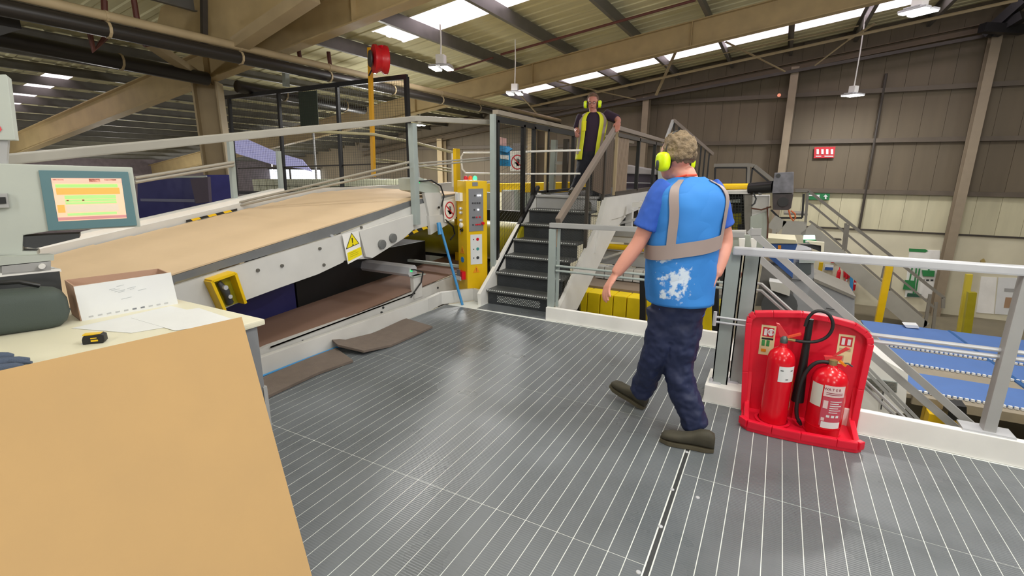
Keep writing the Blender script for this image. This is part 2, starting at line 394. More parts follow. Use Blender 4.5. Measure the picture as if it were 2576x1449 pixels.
# ---- kick boards
def kick(pts, hgt, label, m=WHITE, th=.05):
    t = thing('kick_board', label, 'board', (*pts[0], 0))
    for a, b in zip(pts, pts[1:]):
        a, b = Vector((*a, 0)), Vector((*b, 0)); MB().bar(a + Vector((0, 0, hgt/2)), b + Vector((0, 0, hgt/2)), th, hgt).build('board', m, t, bevel=.004)
    return t
kick([(-2.08, 4.685), (-.30, 4.685)], .145, 'long white kick board behind the walking man, from stair to post')
kick([(.02, 3.49), (3.4, 3.49)], .15, 'white kick board along the right railing behind the red stand')
b = MB().box((-.30, 3.46, 0), (-.0, 3.80, .125)); tag(b.build('kick_block', WHITE, bevel=.006, o=(-.1, 3.6, 0)), 'short white boxed kick board at the foot of the twin posts', 'board')
b = MB().box((-.20, 4.0, -.01), (-.04, 4.70, .14)); tag(b.build('kick_board', WHITE, bevel=.006, o=(-.1, 4.3, 0)), 'small white kick board piece seen between the twin posts', 'board')
kick([(-3.46, 1.2), (-3.42, 4.3)], .15, 'long white kick board beside the conveyor behind the brown mats', MACH)
t = kick([(-3.42, 4.3), (-3.46, 4.62), (-3.22, 4.98), (-3.0, 4.93)], .15, 'white kick board bending round the foot of the yellow cabinet', MACH)
# ---- brown anti fatigue mats
def fmat(label, pts, zs):
    n = len(pts)//2; mb = MB(); L = pts[:n]; R = pts[n:]; th = .02
    vs = [];
    for (a, b, z) in zip(L, R, zs):
        for t_ in (0, .5, 1):
            x = a[0]*(1-t_)+b[0]*t_; y = a[1]*(1-t_)+b[1]*t_; vs.append((x, y, z))
    m = len(zs); fs = [(i*3+j, i*3+j+1, i*3+j+4, i*3+j+3) for i in range(m-1) for j in range(2)]
    k = len(vs); vs += [(x, y, z+th) for x, y, z in vs]; fs += [tuple(q+k for q in reversed(f)) for f in fs]
    loop = [0, 1, 2] + [i*3+2 for i in range(1, m)] + [(m-1)*3+1] + [i*3 for i in range(m-1, 0, -1)]
    fs += [(loop[i], loop[(i+1) % len(loop)], loop[(i+1) % len(loop)]+k, loop[i]+k) for i in range(len(loop))]
    mb.add(vs, fs); o = mb.build('floor_mat', BROWNMAT, smooth=30, o=(L[0][0], L[0][1], 0)); tag(o, label, 'mat'); return o
g = lambda *p: tuple(at(*p, z=.02))[:2]
yl = [2.0, 2.35, 2.7, 2.95]
A = [g(560, 1010), g(672, 945), g(780, 900), g(845, 876)]; B = [g(590, 1040), g(684, 992), g(800, 938), g(888, 907)]
fmat('nearer flat brown rubber mat beside the work table', A + B, [.004, .004, .004, .004])
A = [g(833, 868), g(870, 862), g(940, 838), g(1010, 806), g(1022, 802)]; B = [g(850, 884), g(915, 890), g(985, 868), g(1060, 835), g(1088, 822)]
fmat('farther brown rubber mat with its near edge curled up', A + B, [.065, .03, .004, .004, .006])
tag(MB().tube([(-3.395, 1.9, .012), (-3.39, 2.5, .012), (-3.375, 3.02, .012)], .009, 8).build('air_hose', SKYB, o=(-3.39, 2.0, 0)), 'thin blue hose lying along the white kick board behind the mats', 'hose')
# ================================================================ RAILINGS
def rail_far():
    t = thing('guard_rail', 'grey guard rail behind the walking man with a pair of knee rails', 'railing', (-2.05, 4.72, 0))
    MB().box((-2.085, 4.70, .145), (-2.01, 4.745, .99)).build('post', GREYR, t, bevel=.004)
    MB().box((-2.005, 4.74, .145), (-1.975, 4.76, .99)).build('post', GREYR, t)
    MB().bar((-2.08, 4.72, 1.03), (-.22, 4.72, 1.055), .05, .05).build('top_rail', GREYP, t, bevel=.006)
    for z in (.60, .548): MB().cyl((-2.0, 4.72, z), (-.28, 4.72, z+.01), .012).build('knee_rail', GREYR, t)
    MB().bar((-2.03, 4.72, .99), (-2.03, 4.72, 1.01), .03).build('bracket', DGREY, t)
    MB().box((-2.015, 4.745, .80), (-1.985, 4.765, .985)).build('tag_strip', mat('orange', (230, 140, 20), .5), t, label='orange strip')
    return t
rail_far()
def twin():
    t = thing('railing_post', 'pair of tall grey steel posts clamped together at the platform corner', 'post', (-.15, 3.6, .1))
    for x0, y0 in ((-.262, 3.53), (-.155, 3.60)):
        mb = MB(); mb.box((x0, y0, .125), (x0+.10, y0+.008, 1.07)); mb.box((x0, y0, .125), (x0+.008, y0+.055, 1.07)); mb.box((x0+.092, y0, .125), (x0+.10, y0+.055, 1.07))
        mb.build('post', GREYR, t)
        MB().box((x0-.02, y0-.02, .125), (x0+.06, y0+.07, .135)).build('foot_plate', ALU, t)
        for dx in (-.005,): MB().cyl((x0+dx, y0-.005, .135), (x0+dx, y0-.005, .155), .012, 6).build('bolt', ALU, t)
    for z in (.62, .585): MB().cyl((-.29, 3.50, z), (.08, 3.50, z), .008).build('clamp_rod', ALU, t)
    for x in (-.285, .07): MB().cyl((x, 3.49, .56), (x, 3.49, .66), .012).build('clamp_end', ALU, t)
    return t
twin()
t = thing('guard_rail', 'bright grey guard rail in front of the blue conveyors, behind the extinguishers', 'railing', (1.2, 3.52, 0))
a, b = at(1845, 630, y=3.52), at(2576, 681, y=3.52); b = a + (b-a)*1.6
MB().bar(a, b, .06, .052).build('top_rail', ALU, t, bevel=.01)
MB().bar((1.222, 3.54, .15), (1.222, 3.54, 1.085), .075, .055).build('post', GREYP, t, bevel=.004)
MB().box((1.10, 3.48, .15), (1.33, 3.60, .162)).build('foot_plate', ALU, t)
for p, q in (((2195, 842), (2576, 888)), ((2195, 858), (2576, 905))):
    a, b = at(*p, y=3.55), at(*q, y=3.55); a = b + (a-b)*1.03; b = a + (b-a)*1.5
    MB().cyl(a, b, .013, 8).build('knee_rail', ALU, t)
a, b = at(1895, 716, y=3.75), at(1945, 718, y=4.0)
t2 = thing('stair_knee_rail', 'two thin grey rods bending down behind the red stand', 'railing', tuple(a))
for d in (0, 17):
    MB().tube([at(1890, 712+d, y=3.8), at(1915, 714+d, y=3.8), at(2000, 790+d, y=3.8), at(2070, 855+d, y=3.8), at(2300, 1075+d, y=3.8)], .011, 6).build('knee_rail', GREYP, t2)
# near stair going down to the right behind the railing (two grey stringers)
t = thing('descending_handrail', 'two parallel grey steel bars sloping steeply down behind the right railing', 'railing', (.4, 4.4, .5))
MB().bar(at(1885, 578, y=4.4), at(2470, 1092, y=4.4), .045, .05).build('upper_bar', GREYP, t)
MB().bar(at(1885, 628, y=4.42), at(2430, 1098, y=4.42), .045, .05).build('lower_bar', GREYP, t)
MB().bar(at(1915, 583, y=4.4), at(1890, 583, y=4.4), .05, .05).build('end', GREYP, t)
# ================================================================ STAIRS to the walkway
stt = thing('steel_stair', 'steel stair of seven dark ribbed treads climbing to the walkway', 'stair', (-2.5, 4.95, 0))
NOS = mat('stair tread', (84, 86, 86), .45, var=.25, scale=12, bump=.5, bscale=90)
RIS = mat('stair riser', (46, 50, 54), .5, var=.2, scale=6, bump=.6, bscale=120)
rise, go = .179, .222
for i in range(7):
    z = rise*(i+1); y = 4.93 + go*i
    last = i == 6
    MB().box((-2.985, y-.02, z-.028), (-2.095, y+.25 if not last else y+.1, z)).build('tread', NOS if not last else GREYP, stt, bevel=.006)
    MB().box((-2.98, y+.012, z-rise), (-2.10, y+.02, z-.026)).build('riser', RIS if i < 6 else GREYP, stt)
    mb = MB()
    for k_ in range(30): mb.box((-2.97 + k_*.029, y-.024, z-.008), (-2.97 + k_*.029 + .014, y-.014, z+.003))
    if i < 6: mb.build('nosing_teeth', FR, stt, kind='stuff')
mb = MB(); 
for r_ in range(5):
    for c_ in range(26):
        x = -2.85 + c_*.022 + (r_ % 2)*.011
        if x < -2.25: mb.box((x, 4.938, .035+r_*.017), (x+.009, 4.943, .043+r_*.017))
mb.build('perforations', FR, stt, kind='stuff')
for x, th in ((-3.035, .045),):
    y0, y1 = 4.72, 6.42
    pr_ = [(x, 4.80, 0), (x, 5.02, 0), (x, y1+.02, 1.02), (x, y1+.02, 1.27), (x, y1-.12, 1.27), (x, 4.78, .15)]
    MB().prism(pr_, (th, 0, 0)).build('stringer', WHITE if x < -3 else MACH, stt)
MB().prism([at(*p_, x=-2.06) for p_ in ((1396, 776), (1442, 778), (1548, 566), (1566, 545), (1560, 500), (1527, 502))], (.05, 0, 0)).build('stringer', MACH, stt)
# walkway deck beyond
wk = thing('walkway', 'raised grey walkway running away from the stair head', 'walkway', (-2.5, 6.4, 1.25))
MB().box((-3.03, 6.40, 1.19), (-2.04, 12.5, 1.25)).build('deck', DGREY, wk)
prw = [(-2.05, 6.35, 1.24), (-2.05, 12.4, 1.24), (-2.05, 12.4, 1.14), (-2.05, 9.0, 1.0), (-2.05, 7.0, .93), (-2.05, 6.62, .93), (-2.05, 6.0, .55), (-2.05, 6.1, .9)]
MB().prism(prw, (.06, 0, 0)).build('edge_beam', MACH, wk)
MB().bar((-2.03, 7.7, ZG), (-2.03, 7.7, 1.0), .1).build('leg', MACH, wk)
MB().bar((-2.03, 11.7, ZG), (-2.03, 11.7, 1.1), .1).build('leg', MACH, wk)
# right hand panelled handrail of stair + walkway
hr = thing('stair_handrail', 'broad grey brown handrail on the right of the stair and walkway', 'railing', (-2.05, 5.0, 1))
MB().bar((-2.05, 4.86, 1.06), (-2.05, 6.78, 2.16), .06, .07).build('sloped_rail', mat('brown grey rail', (128, 116, 106), .5), hr, bevel=.01)
MB().bar((-2.05, 6.74, 2.155), (-2.05, 11.5, 2.13), .07, .06).build('top_rail', MATS['brown grey rail'], hr, bevel=.01)
for y in (6.85, 9.75): MB().bar((-2.05, y, 1.25), (-2.05, y, 2.12), .035).build('post', TANL, hr)
for y in (8.05, 9.2): MB().bar((-2.05, y, 1.28), (-2.05, y, 2.09), .05).build('post', BLACK, hr)
MB().bar((-2.05, 6.85, 2.07), (-2.05, 10.9, 2.06), .05, .05).build('inner_rail', DARKST, hr)
MB().bar((-2.05, 6.85, 1.27), (-2.05, 10.9, 1.27), .05, .06).build('bottom_rail', DARKST, hr)
# plywood-like brown panel filling the wedge under the sloped rail
MB().prism([(-2.07, 6.72, 2.08), (-2.07, 6.72, 1.28), (-2.07, 6.35, 1.28), (-2.07, 5.95, 1.35), (-2.07, 5.95, 1.66)], (.02, 0, 0)).build('panel', mat('brown panel', (92, 76, 62), .6), hr)
for i in range(9): MB().box((-2.065, 6.92+i*.062, 1.30), (-2.045, 6.92+i*.062+.045, 2.05)).build('slat', mat('beige slat', (136, 118, 100), .6), hr)
# mesh on the wedge between sloped rail and stringer
def mesh_panel(name, parent, quad, nu, nv, r, m=MESHM):
    """wire mesh between the four corners (a,b,c,d): ONE part of flat strips"""
    a, b, c, d = [Vector(p) for p in quad]; mb = MB()
    for i in range(nu+1):
        u = i/nu; mb.bar(a.lerp(b, u), d.lerp(c, u), r)
    for j in range(nv+1):
        v = j/nv; mb.bar(a.lerp(d, v), b.lerp(c, v), r)
    return mb.build(name, m, parent, kind='stuff')
mesh_panel('wire_mesh', hr, [(-2.05, 5.0, .16), (-2.05, 6.7, 1.1), (-2.05, 6.7, 2.08), (-2.05, 5.0, 1.1)], 20, 30, .0022)
for y in (5.75, 6.35): MB().bar((-2.05, y, .55+ (y-5.75)*.57), (-2.05, y, 1.55+(y-5.75)*.57), .04).build('post', DARKST, hr)
# left hand black guard panels along stair and walkway
gl = thing('mesh_guard', 'black framed wire mesh guard along the left of the stair', 'guard', (-3.05, 5.2, .3))
X = -3.04
MB().bar((X, 5.17, .27), (X, 5.17, 2.22), .052, .06).build('corner_post', GREYR, gl, bevel=.004)
for y in (5.26, 5.95, 6.27, 6.72, 7.75): MB().bar((X, y, max(.3, .3+(y-5.26)*.8) if y < 6.5 else 1.27), (X, y, 2.16), .05).build('post', BLACK, gl)
MB().bar((X, 6.68, 1.25), (X, 6.68, 2.16), .03).build('post', TANL, gl)
MB().bar((X, 5.22, 2.17), (X, 9.4, 2.15), .05, .07).build('top_rail', BLACK, gl)
MB().bar((X, 5.22, 2.25), (X, 11.4, 2.20), .07, .05).build('hand_rail', mat('cream rail', (150, 140, 126), .5), gl)
MB().bar((X+.03, 5.15, .33), (X+.03, 6.38, 1.36), .045).build('sloped_frame', BLACK, gl)
MB().bar((X, 6.5, 1.28), (X, 9.4, 1.28), .05, .04).build('bottom_rail', BLACK, gl)
mesh_panel('wire_mesh', gl, [(X, 5.27, .32), (X, 6.4, 1.24), (X, 6.4, 2.14), (X, 5.27, 2.14)], 18, 28, .002)
# far walkway gate frames, raised section
ug = thing('guard_rail', 'raised dark railing with thin bars climbing beyond the walkway', 'railing', tuple(at(1695, 300, y=10)))
Q = dict(q=(-1.2, 12, 2), n=(.4, .12, 0))
pa, pb = at(1693, 303, y=11.0), at(1792, 388, y=12.4)
MB().bar(pa, pb, .07).build('top_rail', MATS['brown grey rail'], ug)
MB().bar(pa, at(1676, 350, y=10.8), .05).build('end_post', GREYP, ug)
for i in range(9):
    u = (i+.3)/9; p = pa.lerp(pb, u); q = at(1700, 440, y=11.0).lerp(at(1786, 462, y=12.4), u); MB().bar(p, (p.x, p.y, q.z), .03).build('bar', BLACK, ug)
# ================================================================ CONVEYORS (left): upper and lower run along y, sloping down to the camera
def hazard(name):
    m = bpy.data.materials.new(name); m.use_nodes = True; nt = m.node_tree; b = nt.nodes['Principled BSDF']
    g_ = nt.nodes.new('ShaderNodeNewGeometry'); w_ = nt.nodes.new('ShaderNodeTexWave'); w_.inputs['Scale'].default_value = 3.2; w_.bands_direction = 'DIAGONAL'
    c_ = nt.nodes.new('ShaderNodeValToRGB'); c_.color_ramp.interpolation = 'CONSTANT'; c_.color_ramp.elements[1].position = .5
    c_.color_ramp.elements[0].color = lin((30, 28, 26)); c_.color_ramp.elements[1].color = lin((232, 190, 12))
    nt.links.new(g_.outputs['Position'], w_.inputs['Vector']); nt.links.new(w_.outputs[0], c_.inputs[0]); nt.links.new(c_.outputs[0], b.inputs['Base Color']); return m
HAZ = hazard('hazard stripe')
uc = thing('upper_conveyor', 'upper conveyor with white side frame sloping down towards the work table', 'conveyor', (-4.4, 3.0, 0))
X1, X2 = -3.62, -5.28
zb = lambda y: .88 + .1488*(y-1.793)           # belt height
# side plate facing the platform, lower edge following the photograph
sp = [(.6, .69), (1.78, .80), (2.42, .885), (3.29, .99), (4.35, 1.19), (5.2, 1.27), (5.2, .985), (4.83, .94), (4.45, .905), (4.33, .93), (4.13, .845), (3.66, .70), (3.3, .735), (3.28, .72), (2.98, .66), (2.57, .617), (2.18, .57), (.6, .28)]
MB().prism([(X1+.02, y, z) for y, z in sp], (-.03, 0, 0)).build('side_plate', MACH, uc)
MB().prism([(X1+.055, y, z) for y, z in [(3.48, 1.0), (4.30, 1.10), (4.30, .93), (4.12, .85), (3.64, .71), (3.55, .735)]], (-.03, 0, 0)).build('drive_cover', MACH, uc, bevel=.004)
MB().prism([(X1, y, z) for y, z in [(.6, zb(.6)-.015), (3.0, zb(3)-.015), (4.3, zb(4.3)-.01), (5.2, 1.285), (5.2, 1.25), (4.3, 1.18), (3.2, .985), (.6, .68)]], (-.02, 0, 0)).build('rubber_skirt', RUBBERT, uc)
MB().prism([(X2, y, z) for y, z in [(.2, zb(.2)+.07), (3.9, zb(3.9)+.09), (4.6, 1.34), (9, 1.36), (9, 1.1), (.2, .45)]], (-.05, 0, 0)).build('far_side_plate', MACH, uc)
MB().bar((X2-.06, .2, zb(.2)+.08), (X2-.06, 4.0, zb(4.0)+.12), .10, .05).build('side_rail', WHITE, uc)
MB().bar((X2-.22, .2, zb(.2)+.07), (X2-.22, 4.0, zb(4.0)+.12), .03, .03).build('side_rail', WHITE, uc)
for i in range(12):
    y = .8 + i*.33; MB().cyl((X1-.03, y, zb(y)-.055), (X2, y, zb(y)-.055), .025, 10).build('roller', ALU, uc)
mb = MB(); ys = [.5 + i*.3 for i in range(18)]
def zc(y): return zb(y) if y < 4.4 else 1.268 + (y-4.4)*.008 + .02*math.sin((y-4.4)*2)
for a, b in zip(ys, ys[1:]): mb.add([(X1-.01, a, zc(a)), (X1-.01, b, zc(b)), (X2+.02, b, zc(b)+.02), (X2+.02, a, zc(a)+.01)], [(0, 1, 2, 3)])
for a, b in zip(ys, ys[1:]): mb.add([(X1-.01, a, zc(a)-.012), (X1-.01, b, zc(b)-.012), (X1-.01, b, zc(b)), (X1-.01, a, zc(a))], [(0, 1, 2, 3)])
web = mb.build('board_web', KRAFT, o=(-4.4, 3, 1)); tag(web, 'pale kraft board web lying on the upper conveyor', 'cardboard')
MB().cyl((X1+.02, 3.18, .985), (X1-.3, 3.18, .99), .014, 10).build('shaft', ALU, uc)
for y, z in ((2.62, .80), (3.02, .89), (3.34+.2, 1.03), (3.05, .735), (3.72, .985), (3.95, 1.03), (4.1, 1.06), (4.28, 1.08), (3.66, .76), (4.12, .90), (2.4, .80)):
    MB().cyl((X1+.018, y, z), (X1+.034, y, z), .014, 12).build('bolt', mat('dull bolt', (120, 118, 112), .4, metal=.5), uc)
for y, z in ((3.76, .84), (3.93, .885)):
    b = MB().box((X1+.03, y-.075, z-.075), (X1+.045, y+.075, z+.075)).build('motor_flange', DGREY, uc, bevel=.003)
    MB().cyl((X1+.04, y+.01, z-.005), (X1+.085, y+.01, z-.005), .048, 20).build('hub', mat('hub grey', (128, 130, 130), .4, metal=.4), b, smooth=1, bevel=.004)
    for dy in (-.055, .055):
        for dz in (-.055, .055): MB().cyl((X1+.045, y+dy, z+dz), (X1+.053, y+dy, z+dz), .009, 6).build('screw', ALU, b)
MB().prism([(X1+.023, y, z) for y, z in [(4.16, .85), (4.45, .90), (4.9, .94), (5.2, .985), (5.2, 1.005), (4.9, .965), (4.42, .93), (4.16, .875)]], (.004, 0, 0)).build('hazard_strip', HAZ, uc)
MB().prism([(X2+.025, y, zb(y)+dz_) for y, dz_ in ((2.8, .022), (3.35, .022), (3.35, .045), (2.8, .045))], (.004, 0, 0)).build('hazard_strip', HAZ, uc)
for y in (1.2, 3.6): MB().bar((X2+.1, y, ZG), (X2+.1, y, .5), .12).build('leg', GREYP, uc)
for y in (6.5,): MB().bar((X2+.1, y, ZG), (X2+.1, y, 1.1), .12).build('leg', GREYP, uc)
# yellow switch guard on the side plate
yg = thing('switch_guard', 'yellow open fronted guard box round a switch on the upper conveyor side', 'guard', (-3.58, 2.08, .69))
mb = MB(); q = [(1.985, .80), (2.165, .828), (2.215, .58), (2.05, .565)]
c = Vector((0, 2.10, .695))
for i, j in ((0, 1), (1, 2), (3, 0)):
    a, b = Vector((X1+.06, *q[i])), Vector((X1+.06, *q[j])); MB().bar(a, b, .09, .022, up=(1, 0, 0)).build('guard_side', YEL, yg) if False else mb.bar(a, b, .022, .10, up=(1, 0, 0))
mb.build('guard_frame', YEL, yg, bevel=.003)
MB().prism([(X1+.025, y, z) for y, z in q], (.004, 0, 0)).build('back_plate', YELD, yg)
MB().tube([(X1+.04, 2.07, .77), (X1+.06, 2.10, .70), (X1+.06, 2.11, .65), (X1+.04, 2.13, .60)], [.018, .03, .024, .03], 10).build('limit_switch', DGREY, yg, smooth=1)
MB().cyl((X1+.05, 2.09, .73), (X1+.09, 2.09, .73), .018, 10).build('switch_knob', ALU, yg); MB().cyl((X1+.05, 2.115, .655), (X1+.09, 2.115, .655), .016, 10).build('switch_knob', ALU, yg)
# warning sign with exclamation triangle
WY = mat('warning yellow', (240, 222, 10), .5); SX = X1+.046
ws = thing('warning_sign', 'white plate with yellow exclamation triangle on the conveyor side', 'sign', (SX, 3.4, .86))
MB().prism([(SX, 3.27, .99), (SX, 3.48, 1.005), (SX, 3.505, .745), (SX, 3.315, .70)], (.003, 0, 0)).build('plate', WHITE, ws)
tri = [(3.385, .995), (3.475, .88), (3.30, .845)]
MB().prism([(SX+.004, *p) for p in tri], (.001, 0, 0)).build('triangle_border', BLACK, ws)
cc = Vector((sum(p[0] for p in tri)/3, sum(p[1] for p in tri)/3)); t2 = [(cc.x+(p[0]-cc.x)*.86, cc.y+(p[1]-cc.y)*.86) for p in tri]
MB().prism([(SX+.0055, *p) for p in t2], (.001, 0, 0)).build('triangle', WY, ws)
MB().prism([(SX+.007, 3.378, .945), (SX+.007, 3.392, .948), (SX+.007, 3.392, .895), (SX+.007, 3.384, .893)], (.001, 0, 0)).build('exclamation_mark', BLACK, ws)
MB().cyl((SX+.007, 3.39, .876), (SX+.008, 3.39, .876), .008, 10).build('exclamation_mark', BLACK, ws)
MB().prism([(SX+.004, 3.315, .81), (SX+.004, 3.495, .845), (SX+.004, 3.50, .765), (SX+.004, 3.32, .725)], (.001, 0, 0)).build('caption_plate', WY, ws)
def lines(parent, o, xd, zd, w, n, gap, m, th=.0025, seed=1):
    rr = random.Random(seed); xd, zd = Vector(xd), Vector(zd)
    for i in range(n):
        p = Vector(o) - zd*gap*i; L = w*rr.uniform(.7, 1)
        MB().bar(p, p+xd*L, th, .0008, up=xd.cross(zd)).build('text_line', m, parent)
lines(ws, (SX+.0055, 3.34, .80), (0, .985, .17), (0, -.1, 1), .12, 3, .018, mat('olive print', (120, 110, 20), .6))
# lower conveyor
lc = thing('lower_conveyor', 'lower conveyor behind the brown mats with white side frame', 'conveyor', (-4.4, 3.0, 0))
MB().prism([(-3.60, y, z) for y, z in [(1.2, .03), (2.42, .155), (3.76, .17), (4.3, .205), (5.3, .25), (5.3, .02), (4.6, -.06), (1.2, -.1)]], (-.04, 0, 0)).build('side_plate', MACH, lc)
MB().prism([(-3.58, y, z) for y, z in [(2.42, .145), (4.3, .195), (4.3, .185), (2.42, .135)]], (-.0, 0, .004)).build('belt_edge', CARDE, lc)
for y, z in ((2.75, .09), (3.75, .10), (3.78, .145), (4.75, .16)): MB().cyl((-3.60, y, z), (-3.588, y, z), .012, 10).build('bolt', DGREY, lc)
MB().box((-5.3, 1.2, -.3), (-5.26, 9, .35)).build('far_side_plate', MACHG, lc)
w2 = MB()
for a, b in ((1.2, 2.4), (2.4, 3.8), (3.8, 5.2), (5.2, 7.5)):
    zz = lambda y: .02+.055*(y-1.2)-.02
    w2.add([(-3.62, a, zz(a)+.05), (-3.62, b, zz(b)+.05), (-4.3, b, zz(b)+.06), (-4.3, a, zz(a)+.06)], [(0, 1, 2, 3)])
    w2.add([(-3.62, a, zz(a)+.044), (-3.62, b, zz(b)+.044), (-4.3, b, zz(b)+.054), (-4.3, a, zz(a)+.054)], [(3, 2, 1, 0)])
tag(w2.build('board_web', mat('brown board', (142, 112, 96), .8, var=.04), o=(-4.4, 3, .1)), 'brown board web on the lower conveyor under the white frame', 'cardboard')
MB().box((-5.2, 1.2, -2.2), (-5.15, 1.25, -.3)).build('leg', GREYP, lc)
for y in (1.6, 5.0): MB().bar((-3.7, y, ZG), (-3.7, y, -.08), .1).build('leg', GREYP, lc); MB().bar((-5.2, y, ZG), (-5.2, y, -.3), .1).build('leg', GREYP, lc)
# dark navy and black blocks put in as the shaded void below/behind the conveyors
nb = thing('dark_gap_fill', 'dark navy and black blocks standing in for the shaded gap between the two conveyors', 'machine', (-5.6, 3.5, -2.3))
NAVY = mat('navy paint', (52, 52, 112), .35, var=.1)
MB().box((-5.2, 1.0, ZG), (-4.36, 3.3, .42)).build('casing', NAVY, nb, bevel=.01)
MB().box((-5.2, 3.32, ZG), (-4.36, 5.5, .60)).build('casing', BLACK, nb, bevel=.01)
nv = thing('navy_cabinet', 'dark navy cabinet with a pale label strip left of the tan column', 'cabinet', tuple(at(420, 560, y=4.9)))
a, b, c_, d_ = at(346, 458, y=5.0), at(520, 440, y=5.2), at(524, 600, y=5.2), at(346, 600, y=5.0)
MB().prism([a, b, c_, d_], (0, .5, 0)).build('casing', NAVY, nv)
MB().bar(at(354, 503, y=4.99), at(490, 505, y=5.15), .01, .05).build('label_strip', mat('muted strip', (110, 112, 140), .5), nv)
MB().bar(at(380, 446, y=4.99), at(520, 444, y=5.18), .02, .03).build('trim', MACHG, nv)
MB().prism([at(478, 450, y=4.9), at(522, 445, y=4.95), at(526, 508, y=4.95), at(492, 512, y=4.9)], (0, .05, 0)).build('hanging_cloth', mat('grey violet cloth', (88, 78, 92), .8), nv)
# sensor bars across the lower & upper conveyor
def sensor(name, label, p0, L, post_h, z0):
    t = thing(name, label, 'sensor', p0); x, y, z = p0
    MB().prism([(x, y-.06, z), (x, y-.035, z+.075), (x, y+.06, z+.09), (x, y+.09, z+.06), (x, y+.09, z-.02), (x, y-.04, z-.03)], (-L, 0, 0)).build('beam', ALU if L > 1 else MACHG, t)
    MB().box((x-.02, y-.01, z-post_h), (x+.03, y+.14, z-.03)).build('stand', MACH, t, bevel=.004)
    MB().box((x-.03, y-.02, z-.04), (x+.05, y+.19, z-.03)).build('bracket_plate', MACHG, t)
    MB().tube([(x+.01, y-.02, z+.05), (x+.05, y+.0, z+.05), (x+.06, y+.13, z+.0), (x+.05, y+.10, z-.12), (x+.04, y-.03, z-.22), (x+.04, y-.08, z-.26)], .009, 8).build('cable', RUBBER, t, smooth=1)
    MB().cyl((x+.0, y-.01, z+.035), (x+.012, y-.01, z+.035), .014, 12).build('indicator', mat('green led', (40, 200, 110), .4, emit=1.2), t, label='green indicator light')
    return t
sensor('sensor_beam', 'long grey metal sensor beam over the lower conveyor on a white stand', (-3.62, 4.30, .42), 1.62, .30, 0)
t = thing('sensor_bracket', 'grey green sensor bracket with looping cable on the upper conveyor', 'sensor', (-3.6, 4.75, 1.2))
G = MACHG; xb = -3.58
MB().prism([(xb, y, z) for y, z in [(4.38, 1.49), (4.48, 1.50), (4.80, 1.40), (4.84, 1.31), (4.70, 1.30), (4.40, 1.36)]], (-.25, 0, 0)).build('sensor_head', G, t)
MB().prism([(xb+.01, y, z) for y, z in [(4.52, 1.33), (4.86, 1.32), (4.80, 1.05), (4.60, 1.05)]], (-.04, 0, 0)).build('bracket', MACH, t)
MB().prism([(xb+.02, y, z) for y, z in [(4.58, 1.06), (4.84, 1.06), (4.95, .93), (4.60, .84)]], (-.04, 0, 0)).build('bracket', MACH, t)
MB().tube([(xb+.02, 4.42, 1.46), (xb+.05, 4.60, 1.47), (xb+.05, 4.78, 1.40), (xb+.05, 4.84, 1.28), (xb+.04, 4.80, 1.16)], .009, 8).build('cable', RUBBER, t, smooth=1)
MB().tube([(xb+.04, 4.86, 1.0), (xb+.06, 5.0, .90), (xb+.05, 5.05, .80), (xb+.05, 4.95, .74)], .011, 8).build('cable', RUBBER, t, smooth=1)
MB().box((xb+.005, 4.40, 1.44), (xb+.015, 4.44, 1.455)).build('indicator', MATS['green led'], t)
MB().cyl((xb+.03, 4.75, 1.15), (xb+.045, 4.75, 1.15), .014, 10).build('knob', BLACK, t)
# roll of yellow film/drum below upper conveyor end
dr = thing('yellow_drum', 'wide dull yellow roller drum under the upper conveyor beside the cabinet', 'drum', (-4.4, 5.0, .55))
MB().cyl((-2.95, 5.95, .62), (-5.3, 5.95, .62), .27, 24).build('drum', YELD, dr, smooth=1)
MB().cyl((-2.95, 5.95, .62), (-2.9, 5.95, .62), .06, 12).build('axle', DGREY, dr)
MB().box((-5.45, 5.85, -.2), (-5.3, 6.05, .9)).build('side_frame', DGREY, dr)
MB().box((-5.3, 6.4, .2), (-3.1, 6.45, 1.0)).build('back_sheet', BLACK, dr)
tag(MB().box((-5.2, 5.1, .36), (-3.5, 5.16, .39)).build('nip_bar', MACHG, o=(-4.4, 5.1, .3)), 'thin pale bar under the dull yellow drum', 'bar')
